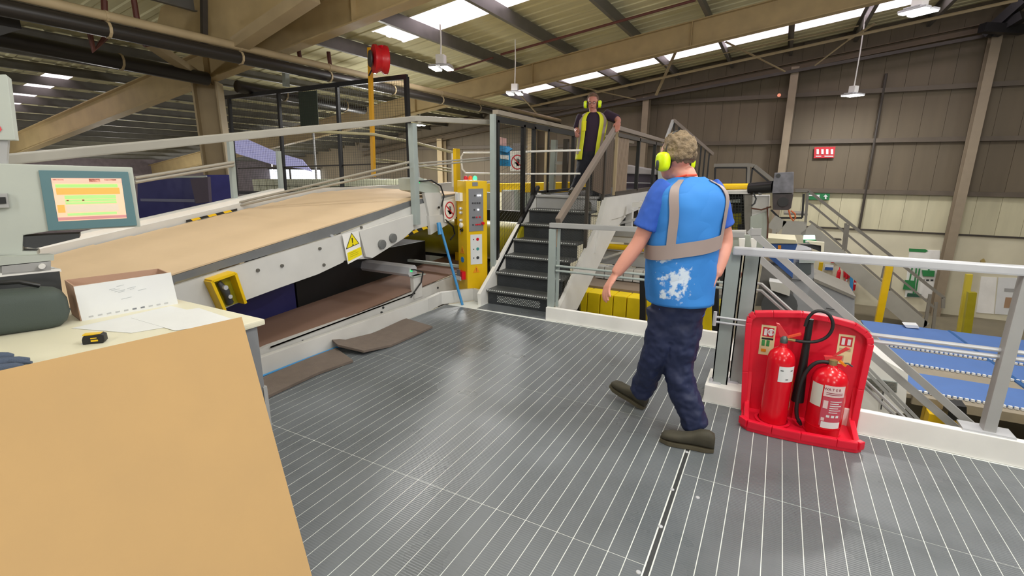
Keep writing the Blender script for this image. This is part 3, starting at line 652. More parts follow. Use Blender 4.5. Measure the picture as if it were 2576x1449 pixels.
# no touching sign
def handsign(name, label, M, R, parent=None, r=.0):
    t = thing(name, label, 'sign', tuple(M.translation))
    MB().prism([M @ Vector(p) for p in ((-R*1.15, -R*1.2, 0), (R*1.15, -R*1.2, 0), (R*1.15, R*1.2, 0), (-R*1.15, R*1.2, 0))], (M.to_3x3() @ Vector((0, 0, .002)))).build('plate', WHITE, t)
    rm = mat('sign red', (200, 30, 50), .5); mb = MB(); n = 32; vs = []
    for k_ in range(n):
        a_ = 2*math.pi*k_/n
        for rr, zz in ((R, .003), (R*.84, .003)): vs.append(M @ Vector((math.cos(a_)*rr, math.sin(a_)*rr, zz)))
    mb.add(vs, [(2*i, 2*i+1, (2*i+3) % (2*n), (2*i+2) % (2*n)) for i in range(n)])
    mb.build('prohibition_ring', rm, t)
    MB().prism([M @ Vector(p) for p in ((-R*.66, R*.56, .004), (-R*.56, R*.66, .004), (R*.66, -R*.56, .004), (R*.56, -R*.66, .004))], (M.to_3x3() @ Vector((0, 0, .001)))).build('slash', rm, t)
    hand = MB()
    hand.prism([M @ Vector((x*R, y*R, .0025)) for x, y in [(-.12, -.5), (.28, -.5), (.32, .05), (-.2, .05)]], (0, 0, .0005))
    for i, (x, h_) in enumerate(((-.2, .38), (-.06, .48), (.08, .46), (.22, .36))): hand.prism([M @ Vector((xx*R, yy*R, .0025)) for xx, yy in [(x, 0), (x+.1, 0), (x+.1, h_), (x, h_)]], (0, 0, .0005))
    hand.prism([M @ Vector((x*R, y*R, .0025)) for x, y in [(-.12, -.4), (-.45, -.02), (-.36, .06), (-.1, -.12)]], (0, 0, .0005))
    hand.build('hand_symbol', BLACK, t); return t
handsign('prohibition_sign', 'white plate with no touching hand symbol beside the yellow cabinet', frame((X1+.085, 4.955, 1.105), (0, 1, .1), (0, 0, 1)), .105)
# ================================================================ YELLOW CONTROL CABINET
cb = thing('control_cabinet', 'tall narrow yellow control cabinet with lamps on its roof', 'cabinet', (-3.33, 5.0, 0))
A0, A1, A2, A3 = Vector((-3.46, 5.02, 0)), Vector((-3.27, 4.93, 0)), Vector((-3.12, 5.16, 0)), Vector((-3.31, 5.28, 0))
MB().prism([A0+Vector((0, 0, .03)), A1+Vector((0, 0, .03)), A2+Vector((0, 0, .03)), A3+Vector((0, 0, .03))], (0, 0, 1.43)).build('body', YEL, cb, bevel=.006)
fd = (A2-A1).normalized(); ld = (A1-A0).normalized(); nf = fd.cross(Vector((0, 0, 1))); nl = ld.cross(Vector((0, 0, 1)))
def onf(u, z, d=0): return A1 + fd*u + Vector((0, 0, z)) + nf*d
def onl(u, z, d=0): return A0 + ld*u + Vector((0, 0, z)) + nl*d
def plate(name, fn, u0, u1, z0, z1, m, parent, d=.0015, th=.004, label=None):
    n_ = nf if fn is onf else nl
    return MB().prism([fn(u0, z0, d), fn(u1, z0, d), fn(u1, z1, d), fn(u0, z1, d)], n_*th).build(name, m, parent, label=label)
pp = plate('button_panel', onf, .03, .22, .86, 1.37, mat('panel grey', (126, 128, 134), .5), cb)
for z, us in ((1.29, (.11, .15, .18)), (1.20, (.08, .11, .14, .17)), (1.12, (.10, .15)), (1.03, (.08, .10, .13, .17)), (.94, (.08, .12, .145, .17))):
    for u in us:
        m = mat('white led', (255, 255, 255), .4, emit=4) if (z, u) in ((1.29, .15), (1.29, .18), (1.12, .15)) else (RED if z < 1.05 and u > .1 else DGREY)
        MB().cyl(onf(u, z, .004), onf(u, z, .016), .0095, 10).build('button', m, pp)
MB().cyl(onf(.205, .955, .004), onf(.205, .955, .04), .017, 14).build('stop_button', RED, pp)
ns = plate('notice', onf, .045, .20, .45, .82, PAPER, cb)
for z, c3 in ((.76, RED), (.64, mat('teal', (60, 150, 150), .5)), (.53, DGREY)): MB().cyl(onf(.14, z, .004), onf(.14, z, .007), .02, 12).build('print', c3, ns); MB().cyl(onf(.085, z, .004), onf(.085, z, .007), .008, 8).build('print', DGREY, ns)
def tri_on(fn, u, z, s, parent):
    n_ = nf if fn is onf else nl
    p_ = MB().prism([fn(u-s, z-s*.8, .002), fn(u+s, z-s*.8, .002), fn(u, z+s, .002)], n_*.002).build('hazard_triangle', mat('orange print', (238, 150, 20), .5), parent)
    MB().prism([fn(u-s*.12, z+s*.4, .005), fn(u+s*.12, z+s*.35, .005), fn(u, z-s*.1, .005), fn(u+s*.1, z-s*.1, .005), fn(u-.01*s, z-s*.6, .005), fn(u, z-s*.05, .005)], n_*.001).build('bolt_symbol', BLACK, p_)
tri_on(onf, .12, .38, .045, cb); tri_on(onl, .10, .62, .05, cb)
plate('name_plate', onf, .08, .15, 1.40, 1.445, MATS['panel grey'], cb)
MB().cyl(onl(.1, .50, .001), onl(.1, .50, .004), .036, 20).build('blue_disc', mat('blue print', (50, 130, 210), .5), cb)
sw = plate('socket', onl, .02, .13, 1.22, 1.32, WHITE, cb, th=.04); plate('rocker', onl, .035, .09, 1.235, 1.305, PAPER, sw, d=.042)
for z in (1.13, 1.08, .99): MB().lathe([(.018, 0), (.02, .02), (.012, .035)], onl(.10, z, 0), nl, 12).build('gland', ALU, cb)
MB().lathe([(.03, 0), (.035, .02), (.02, .03)], onl(.10, .93, 0), nl, 14).build('cap', WHITE, cb)
kk = MB().cyl(onl(.11, .87, 0), onl(.11, .87, .03), .02, 12).build('key_switch', BLACK, cb); MB().bar(onl(.11, .87, .03), onl(.10, .82, .03), .012, .006).build('key', TANL, kk)
lb = plate('lock_box', onl, .04, .17, .26, .36, RED, cb, th=.05); plate('lock_box_front', onl, .05, .13, .30, .38, MATS['panel grey'], lb, d=.055); plate('lock_label', onl, .03, .15, .245, .295, PAPER, lb, d=.056)
for i, (c3, e_) in enumerate((((190, 20, 40), .15), ((235, 90, 20), .3), ((60, 235, 130), 2.2))):
    p = A0.lerp(A1, .45) + Vector((.035+.05*i, .05+.025*i, 1.46))
    bl = MB().lathe([(.028, 0), (.028, .012)], p, n=14).build('lamp_base', WHITE, cb)
    MB().lathe([(.025, 0), (.026, .02), (.02, .038), (.006, .048)], p+Vector((0, 0, .012)), n=14).build('beacon', mat(['red beacon', 'orange beacon', 'green beacon'][i], c3, .3, emit=e_), bl, smooth=60)
# yellow post + white tube frame behind cabinet
yp = thing('yellow_post', 'yellow square post rising behind the yellow control cabinet', 'post', (-4.0, 5.8, .8))
MB().box((-4.03, 5.76, .3), (-3.98, 5.86, 1.87)).build('post', YEL, yp, bevel=.004)
wt = thing('tube_frame', 'white tube frame of two rails running from the yellow post to behind the stair', 'railing', (-3.6, 6.2, 1.6))
yq = 6.2
MB().tube([at(*p, y=yq) for p in ((1235, 437), (1172, 436), (1163, 425), (1160, 395), (1166, 385), (1240, 384), (1460, 378))], .014, 8).build('tube', WHITE, wt, smooth=1)
MB().tube([at(*p, y=yq) for p in ((1235, 438), (1460, 437))], .012, 8).build('tube', WHITE, wt, smooth=1)
w2_ = thing('tube_frame', 'pale tube rails sloping from behind the mesh fence to the yellow post', 'railing', (-5, 6.3, 1.6))
MB().tube([at(740, 333, x=-6.2), at(800, 331, x=-6.1), at(940, 338, x=-5.8), at(1040, 358, y=6.6), at(1140, 384, y=6.2)], .022, 8).build('tube', mat('cream tube', (180, 174, 140), .5), w2_, smooth=1)
for d in (0, 7): MB().tube([at(940, 400+d, y=6.8), at(1040, 410+d, y=6.6), at(1138, 426+d, y=6.2)], .012, 8).build('tube', MATS['cream tube'], w2_, smooth=1)
MB().tube([at(1138, 385, y=6.2), at(1139, 470, y=6.2)], .016, 8).build('tube', WHITE, w2_)
for px_ in (788, 1046): MB().tube([at(px_, 335 if px_ < 900 else 365, y=6.9), at(px_+8, 450, y=6.9)], .02, 8).build('tube', GREYP, w2_)
# blue leaning pole
bp_ = thing('blue_pole', 'bright blue pole leaning on the conveyor beside the yellow cabinet', 'pole', (-3.2, 4.75, 0))
MB().cyl((-3.21, 4.72, .0), at(1105, 560, x=-3.5), .016, 10).build('shaft', SKYB, bp_, smooth=1)
MB().cyl(at(1107, 590, x=-3.47), at(1103, 560, x=-3.5), .024, 10).build('grip', SKYB, bp_)
# ================================================================ FENCE behind the conveyor (parallel to x), hose reel
YFN = 6.35
fe = thing('mesh_fence', 'tall black framed wire mesh fence behind the upper conveyor', 'fence', tuple(at(800, 480, y=YFN)))
tops = [(576, 243), (700, 229), (848, 212), (1022, 193)]; bots = [(596, 490), (718, 487), (862, 487), (1034, 490)]
for p, q in zip(tops, bots): MB().bar(at(*p, y=YFN), at(*q, y=YFN), .055 if p[0] < 1000 else .07, .055).build('post', BLACK, fe)
MB().bar(at(566, 246, y=YFN), at(1024, 193, y=YFN), .05, .07).build('top_rail', BLACK, fe)
MB().bar(at(590, 484, y=YFN), at(1036, 490, y=YFN), .05, .06).build('bottom_rail', BLACK, fe)
MB().bar(at(600, 424, y=YFN+.02), at(1034, 410, y=YFN+.02), .02, .025).build('mid_rail', DARKST, fe)
FM = mat('fence mesh', (52, 56, 50), .5)
for i in range(3): mesh_panel('wire_mesh', fe, [at(*tops[i], y=YFN+.02), at(*tops[i+1], y=YFN+.02), at(*bots[i+1], y=YFN+.02), at(*bots[i], y=YFN+.02)], 30, 44, .0025, FM)
MB().prism([at(*p, y=YFN+.04) for p in ((750, 232), (797, 227), (801, 315), (756, 318))], (0, .01, 0)).build('green_sheet', mat('dark green net', (56, 66, 54), .8), fe)
hl = thing('conveyor_handrail', 'long grey flat handrail with double knee rails along the upper conveyor', 'railing', (-3.55, 4.3, 1))
XH = -3.56
# near (right) rail post and the long bar that comes toward the camera
MB().box((XH-.03, 4.30, .985), (XH+.04, 4.37, 2.07)).build('post', GREYR, hl, bevel=.004)
HRm = mat('handrail grey', (160, 156, 146), .4, var=.05)
MB().bar((XH, 4.37, 2.12), at(-60, 409, x=-3.50), .08, .055).build('top_rail', HRm, hl, bevel=.008)
MB().bar((XH, 4.33, 2.12), at(1236, 308, x=-3.2), .07, .055).build('top_rail', HRm, hl, bevel=.008)
for d in (0, 13):
    MB().cyl(at(1030, 408+d, x=XH), at(590, 512+d*.6, x=-5.35), .013, 8).build('knee_rail', HRm, hl)
    MB().cyl(at(1040, 412+d*.6, x=XH), at(1236, 396+d*.4, x=-3.2), .010, 8).build('knee_rail', HRm, hl)
    MB().cyl(at(588, 408+d*.6, x=-5.35), at(340, 448+d*.8, x=-5.3), .016, 8).build('knee_rail', HRm, hl)
p = at(590, 498, x=-5.4); MB().bar(p, at(578, 354, x=-5.4), .05).build('post', GREYR, hl)
p = at(708, 478, x=-5.5); MB().bar(p, at(700, 380, x=-5.5), .045).build('post', GREYR, hl)
re = thing('hose_reel', 'round red hose reel on a tall yellow pole above the mesh fence', 'reel', tuple(at(955, 150, y=6.1)))
c = at(956, 150, y=6.0); ax = Vector((.55, .83, 0)).normalized(); c0 = c - ax*.11
MB().lathe([(.12, 0), (.20, .01), (.205, .05), (.17, .09), (.17, .13), (.205, .17), (.20, .21), (.12, .22)], c0, ax, 24).build('drum', mat('reel red', (200, 24, 36), .35), re, smooth=50)
MB().lathe([(.11, 0), (.12, .02), (.04, .05)], c0 - ax*.05, ax, 20).build('side_cap', DGREY, re, smooth=50)
MB().box(c+Vector((-.12, -.03, .10)), c+Vector((.08, .06, .19))).build('housing', RED, re, bevel=.01)
mb = MB().bar(at(940, 445, y=6.15), at(930, 120, y=6.15), .055, .055); yp2 = mb.build('yellow_pole', mat('amber pole', (226, 168, 30), .4), o=at(940, 445, y=6.15)); tag(yp2, 'tall thin yellow pole carrying the red hose reel', 'pole')
MB().tube([at(937, 150, y=5.98), at(936, 175, y=5.98), at(928, 190, y=6.0)], .012, 6).build('hose', RUBBER, re)
gs = thing('grey_duct', 'vertical pale grey conduit hanging above the fence beside the column', 'duct', tuple(at(718, 215, y=6.6)))
MB().bar(at(714, 62, y=6.6), at(720, 218, y=6.6), .09).build('conduit', GREYR, gs)
MB().bar(at(712, 58, y=6.5), at(1000, 0, y=6.0), .12, .10).build('conduit_arm', GREYP, gs)
# pale crates in a row beyond the fence
x0, x1 = -16.2, -8.95; n = 19; wdt = (x1-x0)/n
cr = thing('pale_crate', 'pale crate at the left end of the row beyond the mesh fence', 'crate', (x0, 11, .76), 'pale crates beyond the fence')
CRM = mat('pale plastic', (196, 198, 172), .6, var=.08)
MB().box((x0+.015, 11, .76), (x0+wdt-.015, 11.5, .97)).build('lower_body', CRM, cr, bevel=.015); MB().box((x0+.01, 10.99, .985), (x0+wdt-.01, 11.5, 1.20)).build('upper_body', CRM, cr, bevel=.02)
ORD = 'second third fourth fifth sixth seventh eighth ninth tenth eleventh twelfth thirteenth fourteenth fifteenth sixteenth seventeenth eighteenth'.split()
for i in range(1, n): dup(cr, (wdt*i, 0, .006*i), ('pale crate, %s from the left end of the row beyond the mesh fence' % ORD[i-1]) if i < n-1 else 'pale crate at the right end of the row beyond the mesh fence')
t = MB().box((-16.8, 10.9, .66), (-8.5, 11.7, .75)); tag(t.build('crate_shelf', DARKST, o=(-12, 11, .7)), 'dark shelf carrying the row of pale crates', 'shelf')
for x in (-16.5, -12.5, -8.7): MB().bar((x, 11.3, ZG), (x, 11.3, .66), .1).build('leg', DARKST, bpy.data.objects['crate_shelf'])
# dock opening beyond fence; pane and sloping curtain given a glow for daylight
wn = st('window_1', MB().box((-24.5, 17.36, .85), (-20.2, 17.40, 1.5)), mat('daylit pane', (235, 245, 255), .5, emit=1.6))
MB().box((-22.4, 17.32, .8), (-22.32, 17.36, 1.55)).build('mullion', DARKST, wn)
MB().bar((-24.6, 17.3, .8), (-20.1, 17.3, .8), .08).build('frame', DARKST, wn); MB().bar((-24.6, 17.3, 1.55), (-20.1, 17.3, 1.55), .08).build('frame', DARKST, wn)
nt_ = mat('lilac glow sheet', (196, 196, 250), .6, emit=.35)
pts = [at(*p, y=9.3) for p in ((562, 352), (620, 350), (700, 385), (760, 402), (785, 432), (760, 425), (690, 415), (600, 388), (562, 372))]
cu = MB().prism(pts, (0, .02, 0)).build('dock_curtain', nt_, o=pts[0]); tag(cu, 'pale lilac translucent curtain, backlight put in as a glow, curving down beyond the fence', 'curtain')
# ================================================================ RIGHT BACKGROUND
YS = 15.2
fs = thing('far_stair', 'grey steel stair descending to the shop floor in front of the cream wall', 'stair', tuple(at(2200, 700, y=YS)))
def fb(nm, pts, w, h, m, t, y=YS):
    for p, q in zip(pts, pts[1:]): MB().bar(at(*p, y=y), at(*q, y=y), w, h).build(nm, m, t)
GB = mat('stair grey', (128, 124, 116), .5, var=.06); GBL = mat('stringer grey', (168, 166, 158), .5, var=.05)
fb('stringer', [(1940, 556), (1968, 572), (2028, 575), (2320, 825)], .06, .36, GBL, fs)
fb('top_rail', [(2001, 480), (2034, 480), (2373, 748), (2372, 775)], .06, .07, GB, fs)
fb('knee_rail', [(2034, 512), (2045, 517), (2352, 775)], .05, .05, GB, fs)
fb('lower_rail', [(2036, 556), (2072, 580), (2320, 795)], .05, .05, GB, fs)
for a, b in (((2134, 565), (2126, 632)), ((2128, 562), (2121, 628)), ((2246, 655), (2236, 730)), ((2228, 660), (2219, 700)), ((2340, 740), (2325, 830)), ((2355, 760), (2346, 835)), ((2032, 485), (2026, 562))):
    fb('post', [a, b], .06, .06, GB, fs)
for i in range(11):
    u = (i+.5)/11; p = at(2030, 575, y=YS-.01).lerp(at(2318, 822, y=YS-.01), u); MB().box((p.x-.12, YS+.05, p.z-.02), (p.x+.14, YS+.85, p.z+.01)).build('tread', GB, fs)
MB().box((at(1968, 565, y=YS).x, YS, .45), (at(2028, 565, y=YS).x, YS+.9, .5)).build('landing', GB, fs)
fb('post', [(1948, 575), (1940, 640)], .12, .1, GBL, fs); fb('post', [(2040, 590), (2034, 640)], .22, .1, GBL, fs)
lr = thing('landing_rail', 'dark framed landing railing with a sloping end beside the motor box', 'railing', tuple(at(1850, 460, y=13.4)))
fb('top_rail', [(1796, 416), (1884, 415), (1898, 417), (1948, 457)], .05, .08, GB, lr, 13.4)
fb('frame', [(1798, 466), (1799, 422), (1879, 422), (1878, 466)], .03, .04, BLACK, lr, 13.4)
fb('frame', [(1887, 466), (1893, 422), (1935, 458)], .03, .04, BLACK, lr, 13.4)
fb('post', [(1884, 418), (1882, 466)], .06, .06, GB, lr, 13.4)
fb('frame', [(2022, 488), (2018, 548), (1960, 548), (1940, 528)], .03, .05, BLACK, fs)
# raised grey machine with mesh window, motor, gear box
mc = thing('mesh_machine', 'grey machine with a mesh window showing yellow parts, right of the walking man', 'machine', tuple(at(1850, 640, y=8.5)))
Y = 8.5
def q4(nm, pts, m, t, y, th=.05, **k):
    return MB().prism([at(*p, y=y) for p in pts], (0, th, 0)).build(nm, m, t, **k)
q4('top_plate', [(1795, 482), (1892, 479), (1893, 488), (1795, 488)], MACH, mc, Y-.05, .6)
q4('side_frame', [(1870, 487), (1893, 487), (1884, 640), (1877, 640)], GB, mc, Y, .5)
q4('window_back', [(1640, 488), (1875, 488), (1875, 600), (1640, 600)], DGREY, mc, Y+.5, .03)
q4('yellow_part', [(1820, 540), (1865, 536), (1868, 598), (1826, 600)], YELD, mc, Y+.3, .1)
q4('black_part', [(1856, 565), (1872, 563), (1872, 600), (1856, 600)], BLACK, mc, Y+.25, .1)
q4('pale_strip', [(1825, 503), (1862, 501), (1862, 510), (1825, 511)], MACHG, mc, Y+.2, .02)
mesh_panel('wire_mesh', mc, [at(1800, 489, y=Y), at(1872, 489, y=Y), at(1872, 600, y=Y), at(1800, 600, y=Y)], 10, 16, .006)
q4('bed', [(1560, 540), (1700, 535), (1700, 570), (1560, 580)], DGREY, mc, Y+.6, .4)
q4('body', [(1893, 493), (1936, 492), (1932, 560), (1905, 640), (1886, 640)], MACH, mc, Y+.02, .35)
q4('body', [(1888, 545), (1930, 532), (1930, 600), (1908, 645), (1885, 645)], MACHG, mc, Y-.02, .3)
for i, pts in enumerate([[(1895, 485), (1902, 500), (1898, 512), (1890, 518)], [(1890, 524), (1915, 528), (1940, 520)], [(1930, 520), (1932, 560), (1930, 600)]]):
    MB().tube([at(*p, y=Y-.1) for p in pts], .012, 6).build('cable', mat('cable brown', (96, 62, 48), .6) if i else DGREY, mc)
MB().cyl(at(1795, 470, y=Y+.3), at(1890, 469, y=Y+.3), .05, 12).build('yellow_roller', YEL, mc, smooth=1)
gb = thing('drive_motor', 'dark grey box shaped drive motor with an orange cable loop', 'motor', tuple(at(1970, 480, y=Y-.1)))
q4('housing', [(1948, 435), (1997, 432), (1996, 486), (1942, 487)], mat('weathered grey', (118, 118, 126), .4, var=.35, scale=9, metal=.3), gb, Y-.25, .3, bevel=.008)
q4('cooling_body', [(1943, 488), (1996, 488), (1990, 524), (1982, 529), (1944, 528)], mat('weathered dark', (66, 58, 60), .5, var=.4, scale=12), gb, Y-.22, .26, bevel=.01)
MB().cyl(at(1970, 508, y=Y-.25), at(1970, 508, y=Y-.2), .07, 16).build('fan_cover', BLACK, gb)
MB().cyl(at(1958, 442, y=Y-.27), at(1958, 442, y=Y-.2), .03, 12).build('cap', DGREY, gb)
MB().cyl(at(1885, 475, y=Y), at(1945, 470, y=Y-.1), .09, 14).build('coupling', BLACK, gb, smooth=1)
MB().cyl(at(1908, 475, y=Y-.02), at(1916, 474, y=Y-.02), .10, 14).build('collar', GREYP, gb)
MB().tube([at(*p, y=Y-.28) for p in ((1984, 528), (1988, 545), (1996, 556), (2001, 548), (2000, 538), (1990, 530))], .012, 6).build('cable_loop', mat('orange cable', (190, 96, 50), .5), gb, smooth=1)
# low grey machines behind the posts, between the red stand and wall
gm = thing('grey_machine', 'large pale grey machine with a sloping top behind the red stand', 'machine', tuple(at(2080, 760, y=9.5)))
q4('body', [(2000, 640), (2046, 640), (2048, 707), (2150, 750), (2148, 880), (1960, 880), (1960, 700)], mat('machine blue grey', (158, 160, 164), .4, var=.05), gm, 9.5, 1.2)
q4('trim', [(2047, 700), (2153, 746), (2151, 753), (2047, 708)], GB, gm, 9.45, 1.2)
q4('top_box', [(2010, 640), (2050, 640), (2050, 662), (2010, 662)], MACHG, gm, 9.44, .1)
q4('window', [(2003, 660), (2040, 660), (2040, 690), (2012, 690)], mat('dull glass', (96, 104, 104), .3), gm, 9.47, .02)
q4('dark_opening', [(2008, 614), (2070, 616), (2066, 634), (2030, 620)], DGREY, gm, 9.9, .1)
q4('pale_hood', [(2030, 606), (2074, 610), (2072, 640), (2066, 636), (2066, 618), (2040, 614)], CREAM, gm, 9.8, .1)
mb = MB(); [mb.bar(at(*p, y=9.44), at(*q, y=9.44), .012) for p, q in (((1965, 702), (2030, 706)), ((2078, 775), (2130, 785)))]; mb.build('seam', DGREY, gm, kind='stuff')
bm_ = thing('blue_bin', 'blue topped machine box with a cream lid behind the top rail', 'machine', tuple(at(1950, 650, y=8.9)))
q4('lid', [(1918, 600), (1925, 598), (2002, 604), (2006, 613), (1915, 612)], mat('cream lid', (196, 190, 162), .6), bm_, 8.9, .7)
q4('body', [(1915, 613), (2006, 614), (1997, 640), (1994, 700), (1925, 640)], mat('machine blue', (56, 92, 158), .4, var=.1), bm_, 8.95, .5)
q4('orange_mark', [(1957, 617), (1965, 617), (1965, 626), (1957, 626)], MATS['orange'], bm_, 8.94, .005)
q4('drum', [(1918, 668), (1990, 668), (1998, 770), (1900, 770)], mat('grey drum', (118, 116, 114), .5, var=.2), bm_, 9.0, .5)
MB().cyl(at(1960, 770, y=8.7), at(1960, 770, y=8.95), .26, 20).build('wheel', DGREY, bm_)
q4('apron', [(1935, 708), (1990, 716), (1986, 745), (1940, 730)], MACH, bm_, 8.6, .3)
rg = thing('roller_frame', 'grey roller frame seen between the man and the twin posts', 'machine', tuple(at(1840, 620, y=7)))
q4('frame', [(1838, 580), (1876, 580), (1876, 590), (1838, 590)], MACH, rg, 7, .1); q4('frame', [(1838, 592), (1888, 592), (1886, 640), (1838, 640)], MACHG, rg, 7.2, .1)
for x in (1866, 1896): q4('knob', [(x-8, 600), (x+8, 600), (x+6, 625), (x-6, 625)], WHITE, rg, 6.9, .08, bevel=.01)
tl = thing('tool_pile', 'heap of brown and grey machine parts beside the walking man', 'parts', tuple(at(1825, 690, y=6.4)))
rr = random.Random(4)
for i in range(9):
    p = at(1800 + rr.random()*40, 660+rr.random()*45, y=6.2+rr.random()*.5); d = Vector((rr.uniform(-.2, .2), rr.uniform(-.1, .1), rr.uniform(-.12, .12)))
    MB().bar(p, p+d, .07).build('part', [mat('rust brown', (110, 68, 50), .7), DGREY, GB][i % 3], tl, bevel=.01)
MB().bar(at(1785, 735, y=6.4), at(1850, 735, y=6.4), .5, .05).build('tray', GB, tl)
# blue conveyor beds with beaded chains and yellow supports
BLU = mat('blue belt', (82, 118, 180), .6, var=.06); BEI = mat('beige bed', (150, 140, 122), .6, var=.08)
bc = thing('blue_conveyor', 'wide conveyor bed of blue mats with beaded edge chains, below the right railing', 'conveyor', (3, 9, -1.4))
zc_ = -1.3
rows = [(11.5, 9.98), (9.85, 9.12), (8.72, 7.98)]
seam = lambda y: 3.08 + (11.5-y)*.085
for y1, y0 in rows:
    a = 1.75 + (11.5-y1)*-.02
    MB().prism([(a+.0, y0, zc_), (seam(y0), y0, zc_), (seam(y1), y1, zc_), (a, y1, zc_)], (0, 0, .02)).build('belt', BLU, bc)
    MB().prism([(seam(y0)+.06, y0, zc_), (7.5, y0, zc_), (7.5, y1, zc_), (seam(y1)+.06, y1, zc_)], (0, 0, .02)).build('belt', BLU, bc)
    mb = MB(); nb_ = 90
    for i in range(nb_):
        x = 1.8+i*.06; mb.box((x, y0-.05, zc_+.005), (x+.035, y0-.015, zc_+.035))
    mb.build('bead_chain', PAPER, bc, kind='stuff')
MB().cyl((seam(11.5)+.03, 11.5, zc_+.0), (seam(7.9)+.03, 7.9, zc_+.0), .035, 10).build('joint_tube', mat('deep blue', (40, 92, 150), .4), bc)
MB().box((1.7, 7.85, -1.36), (7.5, 11.55, zc_-.002)).build('bed', BEI, bc)
MB().box((1.9, 7.80, -1.42), (7.5, 7.85, -1.30)).build('edge_rail', BEI, bc)
for x0_, x1_ in ((2.05, 2.40), (3.05, 4.0), (4.15, 5.0)): MB().box((x0_, 7.6, -1.75), (x1_, 7.78, -1.43)).build('yellow_support', YEL, bc, bevel=.01)
for x in (2.2, 3.5, 5.2): MB().bar((x, 8.2, ZG), (x, 8.2, -1.36), .12).build('leg', YEL, bc); MB().bar((x, 11.2, ZG), (x, 11.2, -1.36), .12).build('leg', YEL, bc)
q4('motor', [(2390, 1020), (2432, 1024), (2432, 1062), (2380, 1055)], BLACK, bc, 7.4, .2)
tag(MB().prism([at(*p, y=11.3) for p in ((2274, 817), (2310, 819), (2313, 826), (2280, 824))], (0, .2, 0)).build('paper_bundle', PAPER, o=at(2290, 820, y=11.3)), 'small white bundle on the back edge of the blue conveyor', 'paper')
wc = thing('white_cabinet', 'white machine cabinet with louvre vents behind the red stand', 'cabinet', tuple(at(2210, 1000, y=6.6)))
q4('body', [(2170, 870), (2205, 895), (2285, 940), (2276, 1040), (2160, 1040)], WHITE, wc, 6.6, .6)
q4('vent_plate', [(2180, 950), (2258, 962), (2256, 988), (2178, 978)], GREYR, wc, 6.58, .01)
for i in range(8): MB().bar(at(2182, 953+i*3.4, y=6.57), at(2256, 964+i*3.2, y=6.57), .006).build('louvre', GB, wc)
MB().bar(at(2222, 985, y=6.58), at(2216, 1030, y=6.58), .01).build('seam', DGREY, wc)
for dx in (0, 14): MB().bar(at(2170+dx, 925, y=6.3), at(2300+dx, 1060, y=6.3), .03).build('sloping_rod', GREYP, wc)
for px_, nm in ((2215, 0), (2425, 1), (2438, 2)):
    pass
def bollard(px_, p0, p1, y, label, m=YEL, w=.11):
    t = MB().bar(at(*p0, y=y), at(*p1, y=y), w); tag(t.build('yellow_post', m, o=at(*p1, y=y)), label, 'post')
bollard(0, (2238, 665), (2208, 815), 13.5, 'slim yellow post in front of the foot of the far stair', w=.13)
bollard(0, (2438, 690), (2415, 835), 15.5, 'pale yellow post, left one of the pair near the white notice boards', mat('pale yellow', (206, 188, 60), .5), w=.12)
bollard(0, (2445, 735), (2430, 840), 15.0, 'dark yellow post, right one of the pair near the white notice boards', YELD, w=.15)
bollard(0, (2066, 660), (2060, 700), 16.5, 'short yellow marker strip on the cream wall left of the extinguishers', YEL, w=.10)
# wall boards & signs on the back wall
YW = 17.43
sb = thing('shadow_board', 'white shadow board on the cream wall with green brushes and dustpan', 'board', tuple(at(2320, 700, y=YW)))
q4('board', [(2288, 628), (2365, 630), (2358, 752), (2276, 748)], WHITE, sb, YW, .02)
GRN = mat('brush green', (44, 128, 70), .5)
q4('arrow', [(2287, 625), (2328, 627), (2335, 631), (2328, 635), (2287, 633)], GRN, sb, YW-.01, .008)
for a, b in (((2296, 668), (2288, 708)), ((2306, 668), (2298, 740)), ((2315, 668), (2303, 740)), ((2338, 665), (2336, 685))): MB().bar(at(*a, y=YW-.04), at(*b, y=YW-.04), .03).build('brush_handle', GRN, sb)
q4('dustpan', [(2277, 705), (2302, 707), (2300, 730), (2272, 728)], GRN, sb, YW-.06, .05)
q4('hand_brush', [(2320, 680), (2352, 682), (2350, 696), (2322, 695)], GRN, sb, YW-.06, .05)
q4('broom_head', [(2284, 738), (2318, 741), (2318, 748), (2282, 746)], mat('dark green', (40, 84, 66), .6), sb, YW-.06, .05)
for i in range(3): q4('label', [(2319+i*11, 703), (2326+i*11, 703), (2326+i*11, 707), (2319+i*11, 707)], DGREY, sb, YW-.01, .005)
nb2 = thing('notice_board', 'pair of white notice boards on the cream wall at the right edge', 'board', tuple(at(2520, 750, y=YW)))
q4('board', [(2468, 696), (2508, 698), (2500, 790), (2456, 786)], WHITE, nb2, YW, .03); q4('board', [(2512, 698), (2576, 700), (2576, 794), (2502, 790)], PAPER, nb2, YW, .03)
q4('photo_print', [(2530, 748), (2556, 749), (2554, 776), (2525, 774)], mat('print brown', (170, 138, 110), .6), nb2, YW-.01, .008); q4('print', [(2527, 725), (2560, 727), (2559, 735), (2526, 733)], GREYP, nb2, YW-.01, .005)
tag(q4('wall_bell', [(2468, 656), (2476, 651), (2480, 660), (2468, 662)], mat('ochre', (170, 150, 90), .5), None, YW-.05, .08), 'small ochre bell fitting high on the cream wall near the notice boards', 'fitting')
fsn = thing('fire_sign', 'red sign with four white pictograms high on the cladding', 'sign', tuple(at(2072, 384, y=YW)))
q4('plate', [(2049, 370), (2102, 369), (2098, 397), (2047, 398)], mat('sign red 2', (196, 30, 44), .5), fsn, YW-.03, .02)
for i, x in enumerate((2057, 2069, 2081, 2093)):
    q4('pictogram', [(x-3, 375), (x+3, 375), (x+3, 388), (x-3, 388)], PAPER, fsn, YW-.045, .008)
